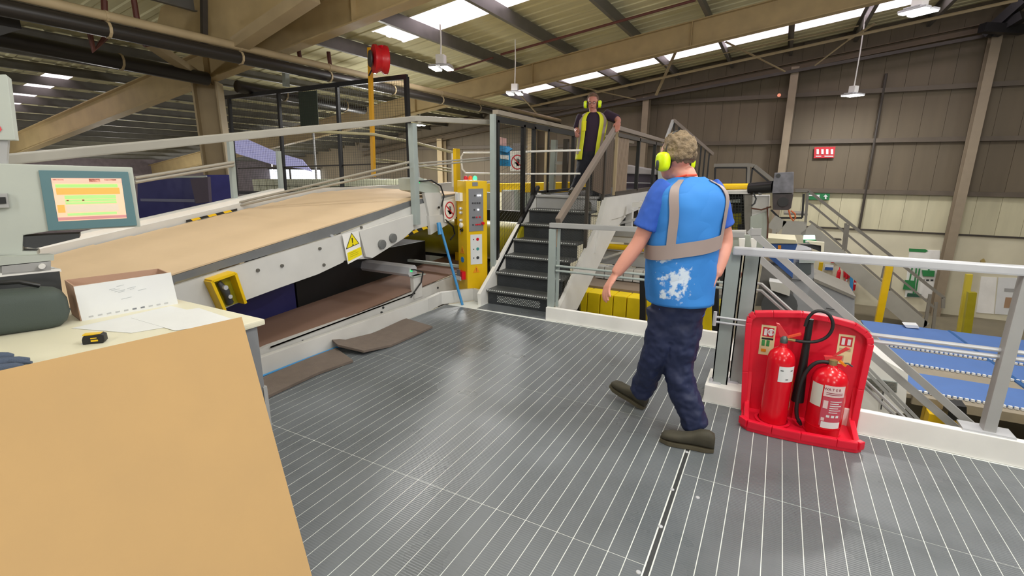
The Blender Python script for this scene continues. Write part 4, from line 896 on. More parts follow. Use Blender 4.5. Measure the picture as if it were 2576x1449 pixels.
for x, w_ in ((2052, 14), (2074, 22)): q4('caption', [(x, 392), (x+w_, 392), (x+w_, 394), (x, 394)], PAPER, fsn, YW-.045, .008)
es = thing('exit_sign', 'green emergency exit sign with white arrow, partly behind the stair rail', 'sign', tuple(at(2062, 494, y=YW)))
EG = mat('sign green', (28, 116, 66), .5)
q4('plate', [(2030, 486), (2088, 487), (2086, 503), (2028, 502)], EG, es, YW-.03, .02)
q4('arrow', [(2075, 501), (2075, 495), (2071, 495), (2077, 489), (2083, 495), (2079, 495), (2079, 501)], PAPER, es, YW-.045, .008)
q4('running_figure', [(2053, 490), (2063, 490), (2061, 494), (2064, 500), (2056, 500), (2058, 495)], PAPER, es, YW-.045, .008)
q4('caption', [(2034, 490), (2044, 490), (2044, 493), (2034, 493)], PAPER, es, YW-.045, .008)
el = thing('exit_light', 'lit emergency exit lamp with a green panel above the grey machine', 'lamp', tuple(at(2036, 600, y=12.5)))
q4('light_tube', [(2022, 593), (2050, 593), (2051, 602), (2021, 602)], mat('exit glow', (190, 255, 225), .4, emit=3), el, 12.4, .1)
q4('green_panel', [(2021, 603), (2054, 604), (2053, 612), (2021, 611)], EG, el, 12.4, .05)
q4('symbol', [(2026, 605), (2034, 605), (2034, 610), (2026, 610)], PAPER, el, 12.39, .005); q4('symbol', [(2042, 606), (2048, 606), (2048, 610), (2042, 610)], PAPER, el, 12.39, .005)
tag(q4('wall_notice', [(2091, 654), (2112, 655), (2112, 661), (2091, 661)], mat('sign red 2', (1, 1, 1)), None, YW-.03, .02), 'small red notice on the cream wall above the blue sign', 'sign')
bs = thing('safety_sign', 'blue and white safety notice on the cream wall', 'sign', tuple(at(2085, 675, y=YW)))
q4('plate', [(2076, 665), (2097, 667), (2096, 681), (2073, 680)], PAPER, bs, YW-.03, .02); q4('blue_print', [(2076, 672), (2096, 673), (2095, 680), (2074, 679)], mat('sign blue', (50, 86, 150), .5), bs, YW-.045, .008)
def wall_ext(pts, label, y=YW-.15):
    (x0_, y0_), (x1_, y1_) = pts; a, b = at(x0_, y1_, y=y), at(x1_, y0_, y=y); r_ = (b.x-a.x)/2; h_ = b.z-a.z
    t = thing('wall_extinguisher', label, 'extinguisher', ((a.x+b.x)/2, y, a.z), 'extinguishers on the cream wall')
    MB().lathe([(r_*.9, 0), (r_, .03), (r_, h_*.72), (r_*.7, h_*.84), (r_*.25, h_*.88), (r_*.25, h_)], ((a.x+b.x)/2, y, a.z), n=14).build('cylinder', RED, t, smooth=50)
    MB().box(((a.x+b.x)/2-r_*.6, y-r_-.01, a.z+h_*.35), ((a.x+b.x)/2+r_*.6, y-r_, a.z+h_*.45)).build('label', PAPER, t)
wall_ext(((2099, 672), (2118, 722)), 'left red extinguisher on the cream wall below the red notices')
wall_ext(((2122, 672), (2138, 726)), 'middle red extinguisher on the cream wall below the red notices')
wall_ext(((2144, 686), (2159, 730)), 'right and smallest red extinguisher on the cream wall')
tag(q4('red_notice', [(2122, 676), (2142, 678), (2142, 700), (2122, 698)], MATS['sign red 2'], None, YW-.03, .02), 'red notice plate behind the extinguishers on the cream wall', 'sign')
tag(MB().bar(at(2143, 664, y=YW-.3), at(2141, 735, y=YW-.3), .08).build('blue_broom', SKYB, o=at(2141, 735, y=YW-.3)), 'blue pole standing between the extinguishers on the cream wall', 'pole')
tag(MB().cyl(at(1960, 239.5, y=YW-.1), at(1960, 239.5, y=YW-.16), .05, 10).build('alarm_beacon', mat('salmon beacon', (240, 150, 120), .5, emit=.6), o=at(1960, 240, y=YW)), 'small salmon coloured alarm beacon high on the cladding', 'beacon')
tag(q4('pipe_bracket', [(2098, 600), (2117, 602), (2117, 605), (2098, 604)], DARKST, None, YW-.3, .2), 'dark bracket with a thin red riser on the cream wall by the stair', 'bracket')
# -------- below / behind the far guard rail: yellow machine with pale crates on it
ym = thing('yellow_machine', 'yellow panelled machine base below the walkway behind the man', 'machine', (-1.5, 6.5, -.45))
for i in range(10):
    x = -2.42+i*.19; MB().box((x, 6.45, -.42), (x+.178, 6.75, -.10)).build('yellow_panel', mat('mesh yellow', (236, 206, 12), .5, var=.08), ym, bevel=.012)
MB().box((-2.6, 6.7, -.48), (-.45, 7.3, -.12)).build('base', YELD, ym)
MB().box((-2.6, 6.4, -2.3), (-.45, 7.3, -.48)).build('plinth', DARKST, ym)
MB().box((-2.5, 6.75, -.12), (-.6, 7.6, -.07)).build('brown_table', mat('taupe', (128, 112, 96), .7, var=.1), ym)
for i in range(13):
    x = -2.40+i*.15; MB().box((x, 7.25, -.06), (x+.14, 7.45, .13)).build('pale_block', MACH, ym, bevel=.01)
MB().box((-2.6, 7.5, .13), (-.4, 7.9, .35)).build('grey_bed', GREYP, ym)
MB().cyl((-2.5, 7.4, .43), (-.5, 7.4, .45), .045, 12).build('yellow_roller', YEL, ym, smooth=1)
MB().box((-2.5, 7.45, .50), (-.5, 7.6, .60)).build('cream_beam', MACH, ym); MB().box((-2.5, 7.42, .60), (-.5, 7.6, .68)).build('grey_beam', GREYP, ym)
MB().bar((-2.3, 7.3, .25), (-1.8, 7.3, .46), .03).build('strut', MACH, ym)
for x in (-1.77,): MB().bar((x, 7.38, .66), (x, 7.38, 1.15), .08).build('upright', MACH, ym, bevel=.005)
MB().bar((-1.9, 7.35, 1.1), (-1.7, 7.35, 1.1), .07).build('clamp', MACH, ym)
MB().bar((-2.35, 7.6, .72), (-1.5, 7.7, .98), .04).build('sloping_bar', MACH, ym)
MB().box((-2.2, 8.2, .3), (-.6, 8.3, 1.1)).build('dark_back', DARKST, ym)
MB().box((-1.7, 8.0, .65), (-.9, 8.15, 1.0)).build('yellow_box', YELD, ym)
for i, x in enumerate((-2.35, -1.95, -1.35)): MB().box((x, 8.0, -.1), (x+.16, 8.1, .35)).build('post', [BLACK, GREYP, DGREY][i], ym)
for (p, q) in (((1452, 700), (1452, 792)), ((1618, 690), (1618, 830)), ((1800, 690), (1800, 890))):
    tag(MB().bar(at(*p, y=5.9), at(q[0], q[1]+330, y=5.9), .07).build('black_post', BLACK, o=at(*q, y=5.9)), 'black steel post %s behind the far guard rail' % {1452: 'nearest the stair', 1618: 'left of the walking man', 1800: 'right of the walking man'}[p[0]], 'post')
# things beyond the left black guard: yellow topped pale machine, blue holder, hand sign, pipe
yb = thing('yellow_hooded_machine', 'pale grey ribbed machine with a bright yellow hood beyond the stair guard', 'machine', (-4, 8, .2))
Yh = 8.2
q4('hood', [(1225, 462), (1450, 458), (1452, 484), (1225, 484)], YEL, yb, Yh, .5, bevel=.01)
for i in range(9): q4('rib_panel', [(1262+i*21, 478), (1281+i*21, 478), (1281+i*21, 560), (1262+i*21, 560)], MACHG, yb, Yh+.02 if i > 1 else Yh-.1, .3)
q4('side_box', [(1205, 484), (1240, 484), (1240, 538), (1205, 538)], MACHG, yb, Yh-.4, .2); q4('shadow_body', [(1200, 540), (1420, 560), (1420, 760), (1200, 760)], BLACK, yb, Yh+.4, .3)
q4('vertical_panel', [(1262, 480), (1286, 480), (1288, 655), (1262, 655)], MACH, yb, 6.9, .1)
q4('yellow_foot', [(1240, 575), (1268, 575), (1268, 670), (1230, 670)], YELD, yb, 7.2, .1)
hd = thing('paper_holder', 'blue plastic document holder hung on the guard beside the grey post', 'holder', tuple(at(1267, 400, x=-3.1)))
q4('back', [(1251, 366), (1280, 368), (1283, 418), (1251, 417)], mat('holder blue', (28, 120, 170), .35), hd, 5.55, .02)
q4('flap', [(1252, 366), (1280, 370), (1288, 375), (1276, 384), (1252, 378)], SKYB, hd, 5.50, .03)
q4('label', [(1258, 389), (1279, 391), (1279, 402), (1259, 399)], PAPER, hd, 5.54, .008)
tag(q4('red_printed_card', [(1251, 344), (1273, 348), (1273, 367), (1251, 364)], mat('card pink', (222, 178, 176), .6), None, 5.55, .01), 'small white card with red print above the blue document holder', 'card')
handsign('prohibition_sign', 'white no touching hand sign on the white tube frame beyond the guard', frame(at(1302, 408, y=6.1), (1, 0, 0), (0, 0, 1)), .10)
q4('dark_box', [(1290, 360), (1310, 360), (1308, 400), (1290, 398)], DARKST, yb, 9.5, .2)
ld2 = thing('grey_ladder', 'pale grey upright with cross rungs beyond the guard at the walkway', 'frame', tuple(at(1393, 470, y=8)))
MB().bar(at(1395, 352, y=8), at(1388, 480, y=8), .09).build('upright', GREYR, ld2); MB().bar(at(1425, 350, y=8), at(1420, 480, y=8), .08).build('upright', DARKST, ld2)
for z_ in (378, 410, 438): MB().bar(at(1398, z_, y=8), at(1424, z_, y=8), .05, .05).build('rung', GREYP, ld2)
tag(q4('crate_on_walkway', [(1655, 420), (1700, 430), (1705, 455), (1655, 455)], MACHG, None, 9.5, .3), 'pale box low behind the head of the walking man', 'box')
wm = thing('dark_machine', 'dark machine with a translucent ribbed hood seen through the walkway railing', 'machine', tuple(at(1590, 460, y=9.6)))
q4('body', [(1550, 432), (1650, 440), (1650, 492), (1546, 488)], mat('dark violet', (58, 50, 62), .5), wm, 9.6, .4)
q4('hood', [(1556, 420), (1570, 414), (1650, 428), (1652, 440), (1554, 436)], mat('hood pale', (150, 146, 146), .4), wm, 9.55, .4, bevel=.02)
q4('trim', [(1552, 458), (1650, 460), (1650, 462), (1552, 460)], GREYP, wm, 9.55, .02)
# ================================================================ WORK TABLE and things on it
TZ = .9
tb = thing('work_table', 'cream topped work table with grey sides behind the large cardboard sheet', 'table', (-2.6, .7, 0))
TX, TY = -2.08, 1.395
MB().box((-3.05, -.4, TZ-.028), (TX, TY, TZ)).build('table_top', TABLEM, tb, bevel=.008)
TG = mat('table grey', (128, 130, 134), .5, var=.04)
MB().box((-2.18, -.3, 0), (-2.10, TY-.03, TZ-.03)).build('side_panel', TG, tb, bevel=.004)
MB().box((-2.18, TY-.04, 0), (-2.095, TY-.02, TZ-.34)).build('corner_leg', GREYP, tb)
MB().box((-3.0, TY-.06, 0), (-2.18, TY-.04, TZ-.03)).build('back_panel', TG, tb)
# big cardboard sheet leaning against the table's right side
T1, T0 = at(608, 797, x=-2.065), at(-260, 990, x=-2.065)
B1 = at(790, 1468, z=.012); B0 = B1 + (T0 - T1)*1.15
nrm = (T1-B1).cross(T0-T1).normalized()
sh = MB().prism([T1, T0, B0, B1], nrm*-.007 if nrm.x > 0 else nrm*.007)
tag(sh.build('cardboard_sheet', CARD, o=(B1+B0)/2), 'very large plain brown cardboard sheet leaning on the table, filling the lower left', 'cardboard')
# dark case
def blob(rings, n=20):
    """closed loft: rings of (centre, half-width vector, half-height vector, squareness)"""
    mb = MB(); vs = []
    for c, u, v, e in rings:
        c, u, v = Vector(c), Vector(u), Vector(v)
        for k_ in range(n):
            a_ = 2*math.pi*k_/n; ca, sa = math.cos(a_), math.sin(a_)
            vs.append(c + u*math.copysign(abs(ca)**e, ca) + v*math.copysign(abs(sa)**e, sa))
    m_ = len(rings)
    fs_ = [(i*n+k_, i*n+(k_+1) % n, (i+1)*n+(k_+1) % n, (i+1)*n+k_) for i in range(m_-1) for k_ in range(n)]
    fs_ += [tuple(reversed(range(n))), tuple(range((m_-1)*n, m_*n))]
    return mb.add(vs, fs_)
cs = thing('hard_case', 'dark grey green rounded case standing on the left of the table', 'case', (-2.85, .75, TZ))
c0, c1 = Vector((-2.80, .93, TZ+.095)), Vector((-2.98, .42, TZ+.10)); d = (c1-c0).normalized(); up = Vector((0, 0, 1)); sd = d.cross(up)
rings = []
for u_, s_ in ((0, .35), (.015, .72), (.04, .92), (.08, 1), (.4, 1.02), (.54, 1)):
    rings.append((c0 + d*u_ + up*(.0 if u_ > .1 else -.01), sd*.085*s_, up*.092*s_, .55))
MB2 = blob(rings, 24); MB2.build('shell', mat('case grey', (66, 76, 72), .65, bump=.2, bscale=300), cs, smooth=60)
MB().tube([c0+d*.08+sd*-.0+up*.09, c0+d*.14+up*.118+sd*-.01, c0+d*.24+up*.122, c0+d*.33+up*.10], .010, 8).build('carry_handle', BLACK, cs, smooth=1)
MB().tube([c0+d*a_+sd*.0886*(1 if a_ < .5 else 1)+up*.03 for a_ in (.06, .2, .35, .5)], .003, 6).build('zip', BLACK, cs)
# cardboard box with a white printed front
bx = thing('cardboard_box', 'open cardboard box with a white printed front sheet on the table', 'box', (-2.85, 1.2, TZ))
fa, fb_ = at(203, 808, z=TZ), at(441, 765, z=TZ); hv = Vector((0, 0, .168))
ndir = (fb_-fa).cross(hv).normalized(); back = -ndir*.17 if ndir.x > 0 else ndir*.17
BXM = mat('box board', (186, 152, 130), .85)
MB().prism([fa, fb_, fb_+hv*.98, fa+hv], back*.03).build('front_wall', BXM, bx)
MB().prism([fa+back, fb_+back, fb_+back+hv, fa+back+hv*1.02], back*-.03).build('back_wall', BXM, bx)
MB().prism([fa+back*.03, fa+back*.97, fa+back*.97+hv*1.02, fa+back*.03+hv], (fb_-fa)*.015).build('side_wall', BXM, bx)
MB().prism([fb_+back*.03, fb_+back*.97, fb_+back*.97+hv, fb_+back*.03+hv*.98], (fa-fb_)*.015).build('side_wall', BXM, bx)
MB().prism([fa+back*.03, fb_+back*.03, fb_+back*.97, fa+back*.97], (0, 0, .004)).build('bottom', BXM, bx)
e1 = (fb_-fa).normalized(); off = -back.normalized()*.002
ps_ = MB().prism([fa+off+e1*.004, fb_+off+e1*.012, fb_+off+hv*1.01+e1*.002, fa+off+hv*.985-e1*.0], off*.6).build('white_sheet', PAPER, bx)
fx = lambda u, v: fa + off*1.8 + (fb_-fa)*u + hv*v
rr = random.Random(3)
for i in range(9):
    u = .32+rr.random()*.35; v = .42+rr.random()*.4; w_ = .04+.08*rr.random(); MB().bar(fx(u, v), fx(u+w_, v+.02), .0015).build('handwriting', mat('faint pencil', (170, 176, 180), .7), ps_)
for i in range(10):
    u = .08+i*.088; MB().prism([fx(u, .06), fx(u+.045, .065), fx(u+.045, .11), fx(u, .105)], off*.3).build('printed_mark', [mat('faint grey', (184, 186, 190), .7), mat('mid grey', (120, 124, 132), .7)][1 if i in (5, 6) else 0], ps_)
# paper sheets
for i, (pts, lb) in enumerate(([[(180, 826), (430, 770), (560, 800), (330, 838)], 'white paper sheet under the tape measure side of the box'], [[(330, 800), (500, 775), (600, 808), (440, 832)], 'white paper sheet next to the cardboard sheet top'])):
    tag(MB().prism([at(*p, z=TZ+.001+.001*i) for p in pts], (0, 0, .001)).build('paper_sheet', PAPER, o=at(*pts[0], z=TZ)), lb, 'paper')
tm = thing('tape_measure', 'black tape measure with yellow marks on the table', 'tape measure', tuple(at(240, 862, z=TZ)))
p0, p1 = at(212, 865, z=TZ), at(268, 860, z=TZ); d = (p1-p0); L = d.length; d.normalize(); s_ = Vector((0, 0, 1)).cross(d)
prf = [(0, .0), (.0, .02), (.005, .034), (L*.85, .040), (L, .034), (L, .008), (L*.9, 0)]
MB().prism([p0+d*u-s_*.015+Vector((0, 0, z)) for u, z in prf], s_*.035).build('case', BLACK, tm, bevel=.004)
MB().prism([p0+d*u-s_*.0165+Vector((0, 0, z)) for u, z in ((L*.4, .010), (L*.72, .011), (L*.72, .018), (L*.4, .017))], s_*.001).build('yellow_mark', YEL, tm)
MB().prism([p0+d*u-s_*.0165+Vector((0, 0, z)) for u, z in ((L*.4, .022), (L*.68, .023), (L*.68, .027), (L*.4, .026))], s_*.001).build('yellow_mark', YEL, tm)
MB().prism([p0+d*u-s_*.012+Vector((0, 0, .037)) for u in (.004, L*.85)]+[p0+d*u+s_*.015+Vector((0, 0, .037)) for u in (L*.85, .004)], (0, 0, .004)).build('yellow_top', YEL, tm)
MB().prism([p0-s_*.008-d*.008, p0+s_*.008-d*.008, p0+s_*.008, p0-s_*.008], (0, 0, .003)).build('hook', ALU, tm)
gl_ = thing('glove_pair', 'folded slate blue work gloves at the left edge of the table', 'gloves', tuple(at(30, 915, z=TZ)))
GLV = mat('glove blue', (74, 86, 108), .8, bump=.3, bscale=200)
for i, (a, b, r_) in enumerate([((-60, 925), (75, 905), .016), ((-40, 905), (35, 895), .014), ((-50, 940), (60, 920), .014), ((-30, 915), (80, 912), .01)]):
    pa, pb = at(*a, z=TZ+.014), at(*b, z=TZ+.012); pm = pa.lerp(pb, .5)+Vector((0, 0, .006))
    MB().tube([pa, pa.lerp(pm, .5), pm, pm.lerp(pb, .6), pb], [r_, r_*1.2, r_*1.1, r_, r_*.5], 10).build('finger', GLV, gl_, smooth=60)
# ================================================================ operator terminal at the left edge
tn = thing('control_terminal', 'pale grey operator terminal with a lit touch screen on an arm', 'terminal', (-3.2, 1.2, 1.3))
q0 = at(345, 565, z=1.30); n0 = Vector((.915, -.40, 0)); TW = mat('terminal paint', (186, 192, 184), .45, var=.03)
tp_ = lambda px_, py_, d=0: at(px_, py_, q=q0 + n0*d, n=n0)
MB().prism([tp_(-80, 409), tp_(333, 421), tp_(354, 571), tp_(122, 582), tp_(58, 592), tp_(56, 640), tp_(-80, 660)], n0*-.16).build('housing', TW, tn, bevel=.006)
hb = MB().prism([tp_(97, 428, .002), tp_(322, 432, .002), tp_(345, 567, .002), tp_(122, 580, .002)], n0*.010).build('bezel', mat('teal bezel', (92, 128, 136), .45), tn, bevel=.003)
def scr(u, v, d=.014):
    a, b, c_, dd = (tp_(128, 448, d), tp_(305, 449, d), tp_(319, 549, d), tp_(147, 557, d))
    return a.lerp(b, u).lerp(dd.lerp(c_, u), v)
def sq(u0, v0, u1, v1, nm, m, d=.014): return MB().prism([scr(u0, v0, d), scr(u1, v0, d), scr(u1, v1, d), scr(u0, v1, d)], n0*.0005).build(nm, m, hb)
SE = lambda nm, c_: mat(nm, c_, .5, emit=.55)
sq(0, 0, 1, 1, 'screen', SE('screen peach', (238, 190, 160)), .0125)
sq(.04, .14, .93, .22, 'screen_row', SE('screen green', (160, 210, 120))); sq(.04, .23, .95, .38, 'screen_row', SE('screen orange', (240, 165, 80)))
for v in (.40, .50, .56): sq(.14, v, .88, v+(.09 if v < .45 else .05), 'screen_row', SE('screen green 2', (165, 210, 130)))
sq(.14, .63, .9, .80, 'screen_row', SE('screen grey', (205, 190, 170))); sq(.14, .82, .86, .88, 'screen_row', MATS['screen green 2']); sq(.0, .91, 1, .98, 'screen_row', SE('screen mauve', (190, 130, 130)))
sq(.0, .0, 1, .11, 'screen_row', SE('screen pink', (240, 180, 160))); sq(.02, .62, .12, .8, 'screen_row', MATS['screen orange'])
sq(.52, .01, .68, .09, 'screen_text', mat('screen dark', (150, 70, 50), .5)); sq(.74, .02, .92, .05, 'screen_text', MATS['screen dark']); sq(.02, .02, .17, .05, 'screen_text', MATS['screen dark'])
for u in (.16, .38): sq(u, .505, u+.03, .535, 'screen_text', MATS['screen dark'], .0155)
MB().prism([tp_(55, 595, -.01), tp_(200, 588, -.01), tp_(200, 598, -.01), tp_(90, 625, -.01), tp_(60, 622, -.01)], n0*-.1).build('under_box', DGREY, tn)
MB().prism([tp_(-60, 190, -.02), tp_(14, 187, -.02), tp_(18, 190, -.02), tp_(38, 352, -.02), tp_(-60, 352, -.02)], n0*-.12).build('upper_box', TW, tn, bevel=.006)
MB().prism([tp_(-60, 315, -.018), tp_(0, 317, -.018), tp_(5, 326, -.018), tp_(-2, 334, -.018), tp_(-60, 335, -.018)], n0*.003).build('red_mark', RED, tn)
MB().prism([tp_(-60, 352, -.04), tp_(20, 352, -.04), tp_(16, 412, -.04), tp_(-60, 412, -.04)], n0*-.06).build('arm', GREYP, tn)
MB().prism([tp_(-60, 488, .0), tp_(20, 486, .0), tp_(26, 522, .0), tp_(-60, 524, .0)], n0*.03).build('slot_frame', GREYP, tn, bevel=.004); MB().prism([tp_(-60, 497, .032), tp_(14, 496, .032), tp_(16, 512, .032), tp_(-60, 516, .032)], n0*.004).build('black_slot', BLACK, tn)
MB().prism([tp_(-80, 640, -.0), tp_(56, 632, -.0), tp_(92, 632, 0), tp_(94, 642, 0), tp_(60, 700, 0), tp_(-80, 700, -.0)], n0*-.12).build('pedestal', TW, tn, bevel=.004)
gc = thing('grey_cabinet', 'grey cabinet with a pale top edge behind the dark case at the left edge', 'cabinet', (-3.3, .9, 0))
gp = lambda px_, py_, d=0: at(px_, py_, q=(-3.08, 1.0, 1), n=(.95, -.3, 0))
MB().prism([gp(-80, 705), gp(150, 682), gp(160, 760), gp(160, 1100), gp(-80, 1100)], (-.3, 0, 0)).build('body', DGREY, gc)
MB().prism([gp(-80, 694), gp(152, 676), gp(155, 683), gp(-80, 706)], (-.32, 0, 0)).build('top', WHITE, gc)
MB().prism([gp(-80, 652), gp(136, 640), gp(136, 655), gp(-80, 676)], (-.06, 0, 0)).build('rail_bar', TW, gc)
MB().prism([gp(5, 670), gp(128, 657), gp(128, 680), gp(5, 692)], (-.12, 0, 0)).build('rail_core', GREYP, gc); MB().cyl(gp(107, 669), gp(107, 669)+Vector((.02, -.01, 0)), .012, 12).build('knob', WHITE, gc)
# ================================================================ EXTINGUISHER STAND (red moulded back board + base tray)
RS = mat('stand red', (224, 22, 52), .38, var=.06)
es_ = thing('extinguisher_stand', 'red moulded plastic stand holding two fire extinguishers', 'stand', (.3, 3.3, 0))
# frame: origin at base; front edge from (1868,1075)->(2165,1140); direction e along the front
f0, f1 = at(1870, 1082, z=0), at(2163, 1141, z=0); e = (f1-f0).normalized(); bk = Vector((0, 0, 1)).cross(e); Wd = (f1-f0).length
O = f0
def sp_(u, d, z): return O + e*u + bk*d + Vector((0, 0, z))
zt = .72
# back board outline (u, z): slight arch, rounded top corners, leaning back a bit
out = [(-.0, .02), (-.02, .30), (-.035, .63), (-.03, .665), (-.005, .69), (.10, .705), (.26, .722), (.40, .715), (.54, .69), (Wd-.02, .655), (Wd+.005, .63), (Wd+.015, .59), (Wd+.005, .30), (Wd, .02)]
dep = lambda z: .27 + z*.06
outer = [sp_(u, dep(z), z) for u, z in out]
MB().prism(outer, bk*.02).build('back_board', RS, es_, bevel=.004)
# rim around the board, and central rib
mb = MB()
for a, b in zip(outer, outer[1:]): mb.bar(a - bk*.02, b - bk*.02, .035, .06, up=bk)
mb.build('board_rim', RS, es_, bevel=.006)
for u0 in (-.002, Wd-.028): MB().prism([sp_(u0, .03, .02), sp_(u0, .27, .02), sp_(u0, .29, .30), sp_(u0, .24, .10), sp_(u0, .05, .05)], e*.03).build('side_web', RS, es_, bevel=.006)
tray = [(-.02, .05), (.02, .0), (Wd*.25, -.02), (Wd*.5, -.026), (Wd*.8, -.018), (Wd-.02, -.01), (Wd+.01, .02), (Wd+.01, .29), (-.01, .29)]
MB().prism([sp_(u, d, 0) for u, d in tray], (0, 0, .035)).build('base_tray', RS, es_, bevel=.008)
mb = MB()
for a, b in zip(tray[:6], tray[1:7]): mb.bar(sp_(a[0], a[1]+.012, .045), sp_(b[0], b[1]+.012, .045), .035, .05)
mb.build('front_lip', RS, es_, bevel=.008)
for uc_ in (.165, .435): MB().lathe([(.10, 0), (.104, .012), (.088, .014), (.085, .004)], sp_(uc_, .14, .035), n=24).build('ring_recess', RS, es_)
MB().prism([sp_(.285, .26, .03), sp_(.315, .26, .03), sp_(.315, .285, .60), sp_(.285, .285, .60)], bk*-.03).build('centre_rib', RS, es_, bevel=.006)
# photoluminescent signs
def idsign(u0, z0, w, h, kind_):
    p = MB().prism([sp_(u0, dep(z0)-.0035, z0), sp_(u0+w, dep(z0)-.0035, z0), sp_(u0+w, dep(z0+h)-.0035, z0+h), sp_(u0, dep(z0+h)-.0035, z0+h)], bk*.003).build('sign_plate', mat('glow cream', (226, 214, 168), .6), es_)
    def s4(a, b, c_, d_, m, nm='print', k_=.005):
        z_a, z_b = z0+h*b, z0+h*d_; MB().prism([sp_(u0+w*a, dep(z_a)-k_, z_a), sp_(u0+w*c_, dep(z_a)-k_, z_a), sp_(u0+w*c_, dep(z_b)-k_, z_b), sp_(u0+w*a, dep(z_b)-k_, z_b)], bk*.0008).build(nm, m, p)
    s4(.12, .62, .88, .93, mat('sign red', (1, 1, 1))); s4(.22, .66, .42, .88, PAPER, 'pictogram', .006); s4(.58, .66, .78, .86, PAPER, 'pictogram', .006)
    if kind_ == 0:
        s4(.1, .52, .9, .58, RUBBER); s4(.14, .30, .36, .50, mat('print green', (60, 150, 80), .5)); s4(.46, .30, .68, .50, MATS['print green']); s4(.15, .1, .5, .2, MATS['orange'])
    else:
        s4(.15, .45, .85, .54, mat('print beige', (190, 160, 130), .6)); s4(.15, .1, .5, .3, MATS['print beige'])
idsign(.045, .42, .085, .20, 0); idsign(.475, .43, .085, .19, 1)
# ---- CO2 extinguisher
def lathe_at(prof, p, m, nm, t, n=28, s=50, **k): return MB().lathe(prof, p, n=n).build(nm, m, t, smooth=s, **k)
XR_ = mat('extinguisher red', (212, 14, 34), .22)
p = sp_(.165, .135, .04)
co = thing('fire_extinguisher', 'tall slim red extinguisher with long hose loop, left in the stand', 'extinguisher', tuple(p))
R1 = .080
lathe_at([(R1*.86, 0), (R1, .008), (R1, .40), (R1*.97, .43), (R1*.84, .462), (R1*.6, .485), (R1*.35, .498), (.022, .505), (.022, .53)], p, XR_, 'cylinder', co, 32)
lathe_at([(.018, .525), (.022, .53), (.022, .56), (.014, .575)], p, mat('brass grey', (110, 124, 122), .3, metal=.6), 'valve', co, 14)
u1 = Vector((0, 0, 1))
MB().prism([p+u1*.56-e*.01-bk*.01, p+u1*.575+e*.02-bk*.01, p+u1*.645-e*.035-bk*.01, p+u1*.65-e*.055-bk*.01, p+u1*.575-e*.03-bk*.01], bk*.02).build('squeeze_lever', mat('lever red', (214, 60, 64), .4), co, bevel=.002)
MB().bar(p+u1*.56, p+u1*.60+e*.085, .018, .012).build('carry_handle', mat('lever orange', (228, 84, 50), .4), co)
MB().tube([p+u1*.585-e*(.075+.018*math.cos(a_))+u1*.018*math.sin(a_) for a_ in [i*math.pi/6 for i in range(13)]], .0035, 6).build('pull_ring', ALU, co)
horn = sp_(.30, .10, .20)
hp = [p+u1*.555+e*.02, p+u1*.553+e*.06]
MB().tube(hp, .010, 8).build('brass_fitting', mat('brass', (176, 160, 110), .3, metal=.7), co)
loop = [p+u1*.553+e*.055, p+u1*.55+e*.11, p+u1*.56+e*.17, p+u1*.60+e*.225, p+u1*.67+e*.245, p+u1*.735+e*.22, p+u1*.76+e*.17, p+u1*.745+e*.13, p+u1*.70+e*.105, p+u1*.65+e*.10]
def smooth_pts(pts, it=3):
    pts = [Vector(q) for q in pts]
    for _ in range(it):
        o_ = [pts[0]]
        for a, b in zip(pts, pts[1:]): o_ += [a.lerp(b, .25), a.lerp(b, .75)]
        o_.append(pts[-1]); pts = o_
    return pts
MB().tube(smooth_pts(loop), .0095, 10).build('hose', RUBBER, co, smooth=1)
hc = p+e*.125+bk*.03
MB().tube([hc+u1*.69, hc+u1*.56, hc+u1*.40, hc+u1*.26, hc+u1*.15], [.019, .02, .024, .032, .036], 16).build('discharge_horn', BLACK, co, smooth=60)
def curved(pp, R, a0, a1, z0, z1, m, nm, t, off_=.001, n=8):
    """patch of label wrapped on a cylinder; angles in degrees from the direction facing out of the stand (-bk)"""
    mb = MB(); vs = []
    for i in range(n+1):
        a_ = math.radians(a0 + (a1-a0)*i/n); d = (-bk*math.cos(a_) + e*math.sin(a_))
        vs += [pp + d*(R+off_) + u1*z0, pp + d*(R+off_) + u1*z1]
    mb.add(vs, [(2*i, 2*i+2, 2*i+3, 2*i+1) for i in range(n)]); o_ = mb.build(nm, m, t, smooth=60); 
    return o_
lb = curved(p, R1, -8, 62, .30, .40, PAPER, 'label', co)
for i, (a_, z_) in enumerate(((-2, .372), (40, .372), (22, .315))): curved(p, R1, a_, a_+12, z_, z_+.005, DGREY, 'print', lb, .002, 3)
curved(p, R1, 66, 78, .10, .34, mat('print orange', (200, 90, 40), .5), 'side_label', co); curved(p, R1, 70, 76, .12, .16, PAPER, 'side_mark', co, .002)
# ---- water extinguisher
p = sp_(.432, .115, .035); R2 = .096
we = thing('fire_extinguisher', 'short wide red WATER extinguisher on the right of the stand', 'extinguisher', tuple(p))
lathe_at([(R2*.9, 0), (R2*.96, .006), (R2*.96, .06), (R2, .066), (R2, .335), (R2*.96, .365), (R2*.8, .398), (R2*.55, .418), (.03, .43), (.026, .445)], p, XR_, 'cylinder', we, 36)
lathe_at([(R2*.965, .058), (R2*1.01, .062), (R2*1.01, .068), (R2*.965, .07)], p, XR_, 'seam_band', we, 36)
lathe_at([(.022, .44), (.024, .45), (.024, .475), (.012, .48)], p, MATS['brass'], 'valve', we, 14)
MB().prism([p+u1*.465-e*.04, p+u1*.475+e*.04, p+u1*.50+e*.045, p+u1*.49-e*.05], bk*.02).build('carry_handle', MATS['lever red'], we, bevel=.003)
MB().prism([p+u1*.49-e*.01, p+u1*.50+e*.01, p+u1*.555+e*.075, p+u1*.56+e*.055], bk*.02).build('squeeze_lever', MATS['lever red'], we, bevel=.003)
